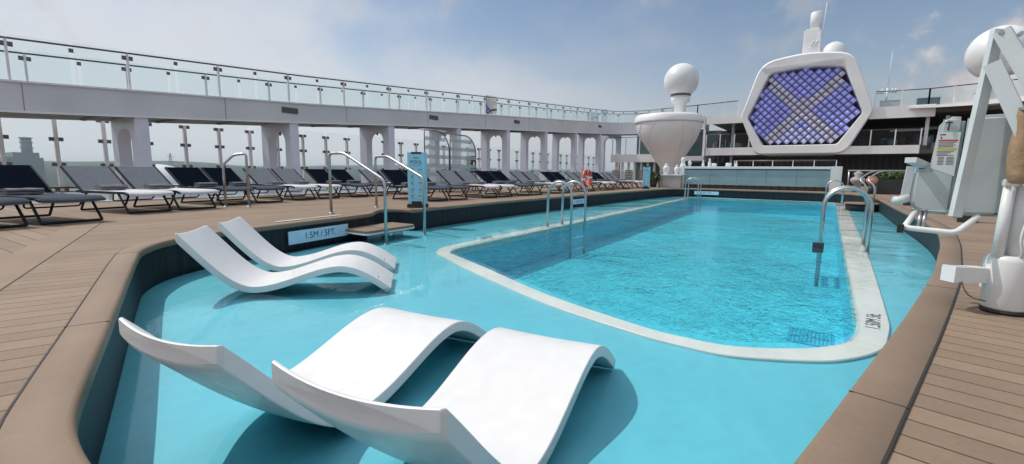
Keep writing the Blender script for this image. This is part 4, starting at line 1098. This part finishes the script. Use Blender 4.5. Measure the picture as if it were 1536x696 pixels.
bpart('middle_deck_edge', M['whiteship'], (-8.9, -4.6, 42.2, 42.4, 2.34, 2.96), (.2, 5.0, 42.2, 42.4, 2.32, 2.90), (-4.6, .2, 42.6, 42.8, 2.32, 2.5))
bpart('middle_deck', M['vent'], (-8.9, -4.6, 42.4, 58, 2.36, 2.6), (-4.6, .2, 48.2, 58, 2.36, 2.6), (.2, 16, 42.4, 58, 2.34, 2.6))
bpart('back_wall', M['dark'], (-17.5, 18, 52, 52.3, -.5, 5.2))
bpart('column', M['post'], (5.25, 5.45, 43, 43.2, 2.9, 4.9), (6.3, 6.5, 43.2, 43.4, 2.9, 4.9), (-7.4, -7.2, 45, 45.2, -.0, 5.2), (-10, -9.8, 46, 46.2, 0, 4.9))
mb = MB()
for k in range(60):
    x = -9 + k * .42; mb.box(x - BO.x, x + .16 - BO.x, 46.6 - BO.y, 46.7 - BO.y, .0 - BO.z, 2.35 - BO.z)
mb.build('slatted_screen', M['brown'], B)
bpart('bulkhead', M['dark'], (-4.8, 16, 46.72, 46.9, -.1, 2.34))
bpart('louvre', M['planter'], *[(3.4 + .5 * k, 5.2 + .5 * k, 43.4 + k * .7, 43.46 + k * .7, 3.95 + .09 * k, 4.03 + .09 * k) for k in range(6)])
rnd = random.Random(5)
mb = MB()
for k in range(34):
    x = rnd.uniform(1.6, 7); y = rnd.uniform(44, 50); z = 2.62; w_ = rnd.uniform(.2, .6); h_ = rnd.uniform(.4, 1.3); mb.box(x - BO.x, x + w_ - BO.x, y - BO.y, y + w_ - BO.y, z - BO.z, z + h_ - BO.z, rnd.choice((0, 0, 1, 2)), rot=rnd.uniform(0, 1))
for k in range(26):
    x = rnd.uniform(-9, -5.6); y = rnd.uniform(44, 50); z = 2.62; w_ = rnd.uniform(.2, .6); h_ = rnd.uniform(.4, 1.4); mb.box(x - BO.x, x + w_ - BO.x, y - BO.y, y + w_ - BO.y, z - BO.z, z + h_ - BO.z, rnd.choice((0, 1, 2)), rot=rnd.uniform(0, 1))
mb.build('gallery_furniture', [M['brown'], M['teal'], M['planter']], B)
# left gallery
bpart('side_deck_edge', M['whiteship'], (-17.4, -11.9, 41.9, 42.1, 1.78, 2.50))
bpart('side_deck', M['fascia'], (-17.4, -9, 42.1, 52, 1.9, 2.3))
bpart('side_glazing', M['teal'], (-17.4, -9, 49, 49.2, -.3, 5.0))
bpart('side_column', M['post'], *[(-17.2 + k * .62, -17.02 + k * .62, 42.6, 42.75, -.4, 1.78) for k in range(12)])
bpart('upper_cabin', M['whiteship'], (-14.4, -11.6, 44, 46, 3.7, 4.1), (-14.2, -14.0, 44, 44.1, 2.5, 3.7), (-12.6, -12.4, 44, 44.1, 2.5, 3.7))
rail_run('glass_railing', 'glass balustrade on the small left balcony beside the pod', [(-17.3, 42.0, 2.5), (-12.0, 42.0, 2.5)], 1.6, 1.3)
rail_run('glass_railing', 'glass balustrade on the upper deck left of the hexagon', [(-12.6, 41.0, 5.3), (-9.8, 42.4, 5.6), (-6.6, 42.4, 5.72)], 1.05, 1.1)
rail_run('glass_railing', 'glass balustrade on the upper deck right of the hexagon', [(2.3, 42.4, 5.65), (5.2, 42.4, 5.62), (9.9, 40.3, 5.55)], 1.05, 1.25, thick=.09)
rail_run('glass_railing', 'glass balustrade on the middle gallery right of the hexagon', [(.9, 42.25, 2.92), (5.0, 42.25, 2.92)], 1.1, 1.35)
rail_run('glass_railing', 'glass balustrade on the middle gallery left of the hexagon', [(-8.9, 42.25, 2.97), (-5.6, 42.25, 2.97)], 1.1, 1.2)
# curved white canopy at the right end
t = thing('curved_canopy', 'white curved deck edge sweeping out to the right of the hexagon', 'canopy', (4.2, 42.2, 4.9)); CO = Vector(t.location)
mb = MB(); pts = [Vector((4.2, 42.1, 0)), Vector((5.6, 41.7, 0)), Vector((7.2, 41.0, 0)), Vector((9.0, 39.8, 0)), Vector((11, 38, 0)), Vector((13, 35.6, 0))]
for i, p in enumerate(pts):
    z1 = 5.50 - .0 * i; z0 = z1 - .12 - .06 * i
    for (dy, z) in ((0, z0), (0, z1), (1.6, z1), (1.6, z0 + .35)): mb.v.append(tuple(p + Vector((0, dy, z)) - CO))
for i in range(len(pts) - 1):
    for k in range(4): mb.face([i * 4 + k, i * 4 + (k + 1) % 4, (i + 1) * 4 + (k + 1) % 4, (i + 1) * 4 + k])
mb.face([0, 1, 2, 3]); mb.face([(len(pts) - 1) * 4 + k for k in range(4)]); mb.build('canopy_edge', M['whiteship'], t)
# upper-deck clutter
for k, (x, y, w_, h_, mt, lb) in enumerate(((3.2, 43.2, 1.1, .45, 'white', 'low white box on the upper deck just right of the hexagon'), (5.3, 43.6, 1.2, .55, 'teal', 'dark grey locker on the upper deck near the aerial'), (7.9, 42.6, .9, .55, 'white', 'white locker on the upper deck below the large radome'))):
    t = thing('deck_locker', lb, 'locker', (x, y, 5.62)); mb = MB(); mb.box(-w_ / 2, w_ / 2, -.3, .3, 0, h_, bev=.03); mb.build('body', M[mt], t); mb = MB(); mb.box(-w_ / 2 - .02, w_ / 2 + .02, -.32, .32, h_, h_ + .05); mb.build('lid', M['fascia'], t)

# ------------------------------------------------------------------ bar at the far end
t = thing('bar_counter', 'long pale blue glazed bar counter across the far end of the pool', 'bar counter', (-3, 26.2, 0))
mb = MB(); mb.box(-3.6, 3.3, -.35, .35, 1.03, 1.15, bev=.01); mb.box(-3.72, -3.47, -.36, .3, 0, 1.145, bev=.01); mb.box(3.06, 3.50, -.36, .3, 0, 1.16, bev=.01); mb.build('frame', M['white'], t)
M['barglass'] = pbr('aqua back painted glass', (.23, .38, .43), .12, noise=.05, nscale=2)
for k in range(5): mb = MB(); mb.box(-3.46 + k * 1.304, -3.46 + (k + 1) * 1.304 - .012, -.28, -.25, .20, 1.025); mb.build('front_panel', M['barglass'], t)
mb = MB(); mb.box(-3.46, 3.05, -.2, -.1, 0, .19); mb.build('plinth', M['brown'], t)
for k in range(18): mb = MB(); mb.box(-3.3 + k * .36, -3.24 + k * .36, -.27, -.21, 0, .2); mb.build('leg', M['rubber'], t)
mb = MB(); mb.box(-3.4, 3.0, -.288, -.281, .97, 1.02); mb.build('dark_strip', M['inkblue'], t)  # solid dark blue strip just below the counter top
rail_run('glass_railing', 'low clear glass screen on top of the bar counter', [(-4.1, 26.4, 1.15), (.25, 26.4, 1.15)], .30, .95, thick=.03)
# grey planter box and plant left of the bar
t = thing('planter_box', 'grey planter box left of the bar counter', 'planter', (-7.15, 25.8, 0))
mb = MB(); mb.box(-.62, .62, -.3, .3, 0, .64, bev=.015); mb.build('box', M['planter'], t); mb = MB(); mb.box(-.66, .66, -.34, .34, .64, .70, bev=.01); mb.build('rim', M['fascia'], t)
def urn(x, y, z, h, label, kind, rz=0):
    t = thing('sculpture', label, 'sculpture', (x, y, z), rz, 'white sculptures on the bar and planter'); mb = MB(); r_ = h * .22
    if kind == 0: mb.lathe([(r_ * .8, 0), (r_ * .6, h * .1), (r_ * 1.2, h * .35), (r_ * 1.4, h * .6), (r_ * .9, h * .78), (r_ * .5, h * .86), (r_ * .7, h * .93), (r_ * .4, h)], (0, 0), 14)
    elif kind == 1: mb.lathe([(r_ * 1.0, 0), (r_ * .8, h * .15), (r_ * .95, h * .4), (r_ * .6, h * .62), (r_ * .42, h * .72), (r_ * .62, h * .84), (r_ * .5, h * .95), (r_ * .2, h)], (0, 0), 14)
    else: lump(mb, (0, 0, h * .5), h * .75, h * .4, h * .5, n=14, m=10, seed=int(h * 1000))
    mb.build('figure', M['white'], t)
    mb = MB(); mb.box(-r_ * 1.2, r_ * 1.2, -r_ * 1.2, r_ * 1.2, 0, .025); mb.build('base', M['white'], t)
urn(-7.43, 25.8, .70, .60, 'tall white urn figure on the grey planter box, left one', 0)
urn(-6.85, 25.8, .70, .52, 'white urn figure on the grey planter box beside the bar', 0)
urn(-6.62, 26.1, .70, .95, 'slender tall white figure at the left end of the bar', 1)
urn(-6.32, 26.3, 1.15, .34, 'broad white vase on the left end of the bar counter', 0)
urn(-5.60, 26.2, 1.15, .33, 'slim white bust on the bar counter near its left end', 1)
urn(-5.28, 26.2, 1.15, .42, 'tallest white figure on the bar counter', 1)
urn(-5.05, 26.2, 1.15, .17, 'reclining white form beside the tallest figure on the bar', 2)
urn(-4.35, 26.2, 1.15, .19, 'low white reclining form in the middle group on the bar', 2)
urn(-3.98, 26.2, 1.15, .28, 'small white bust at the right of the middle group on the bar', 1)
def foliage(c, rx, ry, rz, n, seed, size=.10):
    rnd = random.Random(seed); mb = MB()
    for _ in range(n):
        while True:
            p = Vector((rnd.uniform(-1, 1), rnd.uniform(-1, 1), rnd.uniform(-1, 1)))
            if p.length < 1: break
        q = Vector((p.x * rx, p.y * ry, p.z * rz)) + Vector(c); a = Vector((rnd.gauss(0, 1), rnd.gauss(0, 1), rnd.gauss(0, 1))).normalized(); b = a.cross(Vector((rnd.gauss(0, 1), rnd.gauss(0, 1), rnd.gauss(0, 1)))).normalized(); s_ = size * rnd.uniform(.6, 1.3)
        mb.add([q - a * s_, q + b * s_ * .35, q + a * s_, q - b * s_ * .35], [(0, 1, 2, 3)])
    return mb
t = thing('potted_plant', 'dark green spiky plant beside the far left sign post', 'plant', (-7.95, 25.3, 0))
mb = MB(); mb.lathe([(.16, 0), (.22, .35), (.2, .36)], (0, 0), 16); mb.build('pot', M['darkplanter'], t); foliage((0, 0, .55), .35, .3, .3, 260, 3, .14).build('foliage', M['leaf'], t)
# right side planter, urns and table rail
t = thing('planter_box', 'dark planter box with a green hedge at the far right of the pool', 'planter', (2.25, 24.6, 0))
mb = MB(); mb.box(-.55, .75, -.3, .3, 0, .62, bev=.015); mb.build('box', M['darkplanter'], t)
foliage((.05, 0, .72), .62, .3, .2, 900, 4, .07).build('hedge', M['leaf'], t)
for x, y, z, r_, lb in ((1.50, 24.1, .38, .2, 'peach clay pot at the left end of the dark planter'), (2.95, 23.6, .40, .3, 'large peach clay pot right of the blue sign post')):
    t = thing('clay_pot', lb, 'pot', (x, y, 0)); mb = MB(); mb.lathe([(r_ * .5, z), (r_ * .95, z + r_ * .6), (r_, z + r_ * 1.1), (r_ * .7, z + r_ * 1.6), (r_ * .75, z + r_ * 1.75)], (0, 0), 20); mb.build('body', M['terra'], t)
    mb = MB(); mb.lathe([(r_ * .55, 0), (r_ * .45, z)], (0, 0), 16); mb.build('stand', M['darkplanter'], t)
t = thing('stone_urn', 'grey stone urn standing right of the bar counter', 'urn', (1.15, 27, 0)); mb = MB(); mb.lathe([(.2, 0), (.24, .06), (.12, .2), (.16, .34), (.3, .5), (.27, .62), (.12, .72), (.2, .86), (.05, .95)], (0, 0), 18); mb.build('body', M['copper'], t)
t = thing('serving_table', 'plain table with thin steel legs behind the right end of the pool', 'table', (1.75, 31, 0)); mb = MB(); mb.box(-.9, .9, -.3, .3, 1.0, 1.05); mb.build('top', M['fascia'], t)
for x in (-.85, .85):
    for y in (-.25, .25): mb = MB(); mb.tube([(x, y, 0), (x, y, 1.0)], .03, 8); mb.build('leg', M['steel'], t)
# brown slatted chairs at far left
for k in range(3):
    t = thing('slatted_chair', ['weathered slatted chair nearest the far left sign post', 'middle weathered slatted chair by the far left balcony', 'leftmost weathered slatted chair by the far left balcony'][k], 'chair', (-9.0 - .78 * k, 26.4, 0), R(200), 'weathered slatted chairs')
    mb = MB()
    for j in range(6): mb.bar((-.22, .30 + j * .065, .42 + j * .095), (.22, .30 + j * .065, .42 + j * .095), .02, .07)
    mb.build('backrest', M['wood'], t); mb = MB(); mb.box(-.25, .25, -.25, .3, .36, .41); mb.build('seat', M['wood'], t)
    for x in (-.23, .23):
        for y in (-.2, .27): mb = MB(); mb.box(x - .025, x + .025, y - .025, y + .025, 0, .36); mb.build('leg', M['wood'], t)
# right-deck loungers seen beneath the lift seat
for (x, y, a, lb) in ((3.3, 12.0, 165, 'dark sun lounger on the right deck seen under the pool lift'), (3.6, 14.4, 165, 'farther dark sun lounger on the right deck behind the pool lift')):
    o = dup(PROT['dark'], (x, y, 0), R(a), lb); o['group'] = 'sun loungers on the right deck'

# ------------------------------------------------------------------ sea, far shore
mb = MB(); mb.add([(-7000, -7000, -42), (7000, -7000, -42), (7000, 7000, -42), (-7000, 7000, -42)], [(0, 1, 2, 3)])
M['sea'] = pbr('sea water', (.055, .085, .10), .22, noise=.15, nscale=.01, bump=.5, bscale=.15)
mb.build('sea', M['sea'], kind='structure')
M['land'] = pbr('far shore', (.075, .11, .10), .9, noise=.35, nscale=.02)
mb = MB(); n = 120
V = []
for i in range(n + 1):
    y = -900 + i * 60; h = 22 + 6 * sin(y * .004) + 5 * sin(y * .011 + 1) + random.uniform(-1.2, 1.2)
    if 1000 < y < 2400: h += 9 * sin((y - 1000) / 1400 * pi)
    V += [(-1500, y, -42), (-1560, y, h * .5 - 10), (-1750, y, h - 6), (-2600, y, h - 8), (-2601, y, -42)]
for i in range(n):
    for k in range(4): pass
mb.v = V
for i in range(n):
    for k in range(4): a = i * 5 + k; mb.face([a, a + 1, a + 6, a + 5], 0, True)
mb.build('hills', M['land'], kind='structure')
M['plant'] = pbr('power station cladding', (.20, .25, .26), .8)
t = thing('power_station', 'distant power station block with a tall round chimney on the far shore', 'power station', (-1480, 226, -42))
mb = MB(); mb.box(-40, 40, -20, 20, 0, 74); mb.box(-39, 39, -46, 26, 0, 63); mb.build('hall', M['plant'], t)
mb = MB(); mb.lathe([(9, 0), (9, 108)], (0, 8), 16); mb.build('chimney', M['plant'], t)
mb = MB()
mb.lathe([(9.3, 56), (9.3, 107)], (0, 8), 16)
for z in (60, 72, 84, 96, 106): mb.lathe([(11.3, z), (11.3, z + 2)], (0, 8), 16)
mb.build('chimney_gallery', M['plant'], t)
t = thing('pylon', 'distant lattice electricity pylon on the far shore', 'pylon', (-1480, 505, -42))
mb = MB()
for sx in (-1, 1):
    mb.bar((0, sx * 9, 0), (0, sx * 1.2, 84), 1.2, 1.2)
for k in range(9):
    z = k * 9; w0 = 9 - k * .86; w1 = 9 - (k + 1) * .86; mb.bar((0, -w0, z), (0, w1, z + 9), .7, .7); mb.bar((0, w0, z), (0, -w1, z + 9), .7, .7)
for z, w_ in ((50, 22), (62, 14), (74, 9)): mb.bar((0, -w_, z), (0, w_, z), 1.1, 1.1)
mb.build('lattice', M['plant'], t)
t = thing('white_dome', 'white domed tent beyond the windscreen on the quayside', 'dome', (-300, 96, -42)); mb = MB()
mb.lathe([(22 * cos(R(a)) + .01, 22 + 23 * sin(R(a))) for a in range(0, 91, 6)], (0, 0), 32); mb.build('dome_skin', M['white'], t)
mb = MB(); mb.lathe([(22.2, 0), (22.2, 22)], (0, 0), 32); mb.build('base_wall', M['whiteship'], t)

# sea air between the ship and the far shore
mb = MB(); mb.box(-7100, 7100, -7100, 7100, -43, 75)
hm = bpy.data.materials.new('sea haze'); hm.use_nodes = True; hn = hm.node_tree; hn.nodes.clear()
ho = hn.nodes.new('ShaderNodeOutputMaterial'); hv = hn.nodes.new('ShaderNodeVolumePrincipled'); hv.inputs['Color'].default_value = (.80, .88, .95, 1); hv.inputs['Density'].default_value = .00014; hv.inputs['Anisotropy'].default_value = .3
hn.links.new(hv.outputs[0], ho.inputs['Volume'])
mb.build('haze', hm, kind='stuff')

# ------------------------------------------------------------------ sky and sun
SUN = Vector((-.73, -.16, 1.0)).normalized()
el = math.asin(SUN.z); rot = math.atan2(SUN.x, SUN.y)   # same direction as the sun lamp
w = bpy.data.worlds.new('World'); sc.world = w; w.use_nodes = True
nt = w.node_tree; N = nt.nodes; L = nt.links
bg = N['Background']
sky = N.new('ShaderNodeTexSky'); sky.sky_type = 'NISHITA'; sky.sun_disc = False; sky.sun_elevation = el; sky.sun_rotation = rot
sky.air_density = 1.1; sky.dust_density = 1.2; sky.ozone_density = 1.5
tc = N.new('ShaderNodeTexCoord'); sp = N.new('ShaderNodeSeparateXYZ'); L.new(tc.outputs['Generated'], sp.inputs[0])
# clouds: a broad pale bank to port, thinning to starboard, a few small cumulus heads
X_, Y_, Z_ = sp.outputs[0], sp.outputs[1], sp.outputs[2]
den = math_(nt, 'ADD', math_(nt, 'MAXIMUM', Z_, 0.0), .22)
cb = N.new('ShaderNodeCombineXYZ'); L.new(math_(nt, 'DIVIDE', X_, den), cb.inputs[0]); L.new(math_(nt, 'DIVIDE', Y_, den), cb.inputs[1])
def cloudnoise(vec, scale, detail, loc, rough=.5, dist=.1):
    mpg = N.new('ShaderNodeMapping'); mpg.inputs['Location'].default_value = loc; L.new(vec, mpg.inputs['Vector'])
    n_ = N.new('ShaderNodeTexNoise'); n_.inputs['Scale'].default_value = scale; n_.inputs['Detail'].default_value = detail; n_.inputs['Roughness'].default_value = rough; n_.inputs['Distortion'].default_value = dist
    L.new(mpg.outputs[0], n_.inputs['Vector']); return n_.outputs['Fac']
def sstep(v, a, b, lo=0.0, hi=1.0):
    m_ = N.new('ShaderNodeMapRange'); m_.interpolation_type = 'SMOOTHSTEP'; m_.inputs[1].default_value = a; m_.inputs[2].default_value = b; m_.inputs[3].default_value = lo; m_.inputs[4].default_value = hi
    L.new(v, m_.inputs[0]); return m_.outputs[0]
nA = cloudnoise(cb.outputs[0], .75, 7, (1.7, 4.2, 0), .52, .2)
nB = cloudnoise(tc.outputs['Generated'], 7.0, 7, (2.2, .7, 1.3), .58, .1)
zb_ = math_(nt, 'ADD', math_(nt, 'MULTIPLY', X_, -.24), .135)
dens = math_(nt, 'ADD', math_(nt, 'ADD', math_(nt, 'ADD', nA, .03), math_(nt, 'MULTIPLY', math_(nt, 'SUBTRACT', zb_, Z_), 1.0)), math_(nt, 'MULTIPLY', math_(nt, 'SUBTRACT', nB, .5), .25))
cov = sstep(dens, .40, .74, 0, .88)
# cumulus bank low to starboard
uu = math_(nt, 'DIVIDE', X_, math_(nt, 'MAXIMUM', Y_, .05)); vv = math_(nt, 'DIVIDE', Z_, math_(nt, 'MAXIMUM', Y_, .05))
line_ = math_(nt, 'SUBTRACT', math_(nt, 'ADD', math_(nt, 'MULTIPLY', uu, .80), .140), vv)          # >0 below the upper edge of the bank
cum = math_(nt, 'ADD', math_(nt, 'MULTIPLY', line_, 2.6), math_(nt, 'MULTIPLY', math_(nt, 'SUBTRACT', nB, .5), 2.2))
side = sstep(uu, .0, .10)
cum = math_(nt, 'MULTIPLY', math_(nt, 'MULTIPLY', sstep(cum, .0, .35), side), sstep(line_, .34, .10))
front = sstep(Y_, .0, .2)
cum = math_(nt, 'MULTIPLY', cum, front)
puff = math_(nt, 'MULTIPLY', sstep(nB, .54, .68, 0, .5), sstep(Z_, .10, .25))
hz_ = sstep(Z_, .36, .0, .0, .58)
# clouds are brighter towards the sun (port) and greyer away from it
bright = N.new('ShaderNodeMix'); bright.data_type = 'RGBA'; L.new(sstep(X_, -.95, .1), bright.inputs['Factor'])
bright.inputs['A'].default_value = (6.5, 6.75, 7.2, 1); bright.inputs['B'].default_value = (3.7, 4.1, 4.7, 1)
def mixc(f, a_, b_):
    m_ = N.new('ShaderNodeMix'); m_.data_type = 'RGBA'; L.new(f, m_.inputs['Factor'])
    for k_, v_ in (('A', a_), ('B', b_)):
        if isinstance(v_, tuple): m_.inputs[k_].default_value = v_
        else: L.new(v_, m_.inputs[k_])
    return m_.outputs['Result']
c0 = mixc(hz_, sky.outputs[0], bright.outputs['Result'])
c1 = mixc(cov, c0, bright.outputs['Result'])
c2 = mixc(math_(nt, 'MULTIPLY', puff, .75), c1, (4.7, 4.8, 5.0, 1))
cumc = mixc(sstep(nB, .42, .62), (4.2, 4.2, 4.5, 1), (7.6, 6.9, 6.5, 1))
c3 = mixc(math_(nt, 'MULTIPLY', cum, .85), c2, cumc)
# brightness added out of view overhead, behind and round the sun, as fill light
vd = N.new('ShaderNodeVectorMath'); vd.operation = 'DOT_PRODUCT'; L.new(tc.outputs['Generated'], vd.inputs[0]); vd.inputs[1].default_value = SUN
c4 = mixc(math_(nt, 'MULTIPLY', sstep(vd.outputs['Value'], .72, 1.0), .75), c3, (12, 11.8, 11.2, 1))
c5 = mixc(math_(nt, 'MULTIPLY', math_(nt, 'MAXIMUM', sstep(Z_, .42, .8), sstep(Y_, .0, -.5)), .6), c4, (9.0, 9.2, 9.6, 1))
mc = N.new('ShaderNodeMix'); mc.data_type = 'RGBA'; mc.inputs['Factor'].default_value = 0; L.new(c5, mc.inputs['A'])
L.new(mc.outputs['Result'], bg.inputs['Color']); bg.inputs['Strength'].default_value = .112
ld = bpy.data.lights.new('sun', 'SUN'); ld.energy = 2.85; ld.angle = R(.5); ld.color = (1, .95, .87)
lo = bpy.data.objects.new('sun', ld); col.objects.link(lo); lo.rotation_euler = (-SUN).to_track_quat('-Z', 'Y').to_euler(); lo.location = SUN * 60

# ------------------------------------------------------------------ camera
cam = bpy.data.cameras.new('camera'); co = bpy.data.objects.new('camera', cam); col.objects.link(co); sc.camera = co
F_ = 683.0; cam.sensor_width = 36; cam.lens = 36 * F_ / 1536; cam.clip_start = .05; cam.clip_end = 90000
Pp, PS, RO = .13096336853492485, .6027473102767386, .010458186680595309
fw = Vector((-sin(PS) * cos(Pp), cos(PS) * cos(Pp), -sin(Pp))); rt = Vector((cos(PS), sin(PS), 0)); up = rt.cross(fw)
# roll: level axes expressed in image axes are rotated by RO
rx = rt * cos(RO) + up * sin(RO); ux = -rt * sin(RO) + up * cos(RO)
m = Matrix((rx, ux, -fw)).transposed().to_4x4(); m.translation = Vector((0, 0, .75)); co.matrix_world = m

sc.render.engine = 'CYCLES'
sc.cycles.max_bounces = 10; sc.cycles.transparent_max_bounces = 24; sc.cycles.caustics_reflective = False; sc.cycles.caustics_refractive = False
sc.view_settings.view_transform = 'Standard'; sc.view_settings.look = 'None'; sc.view_settings.exposure = -.06; sc.view_settings.gamma = 1
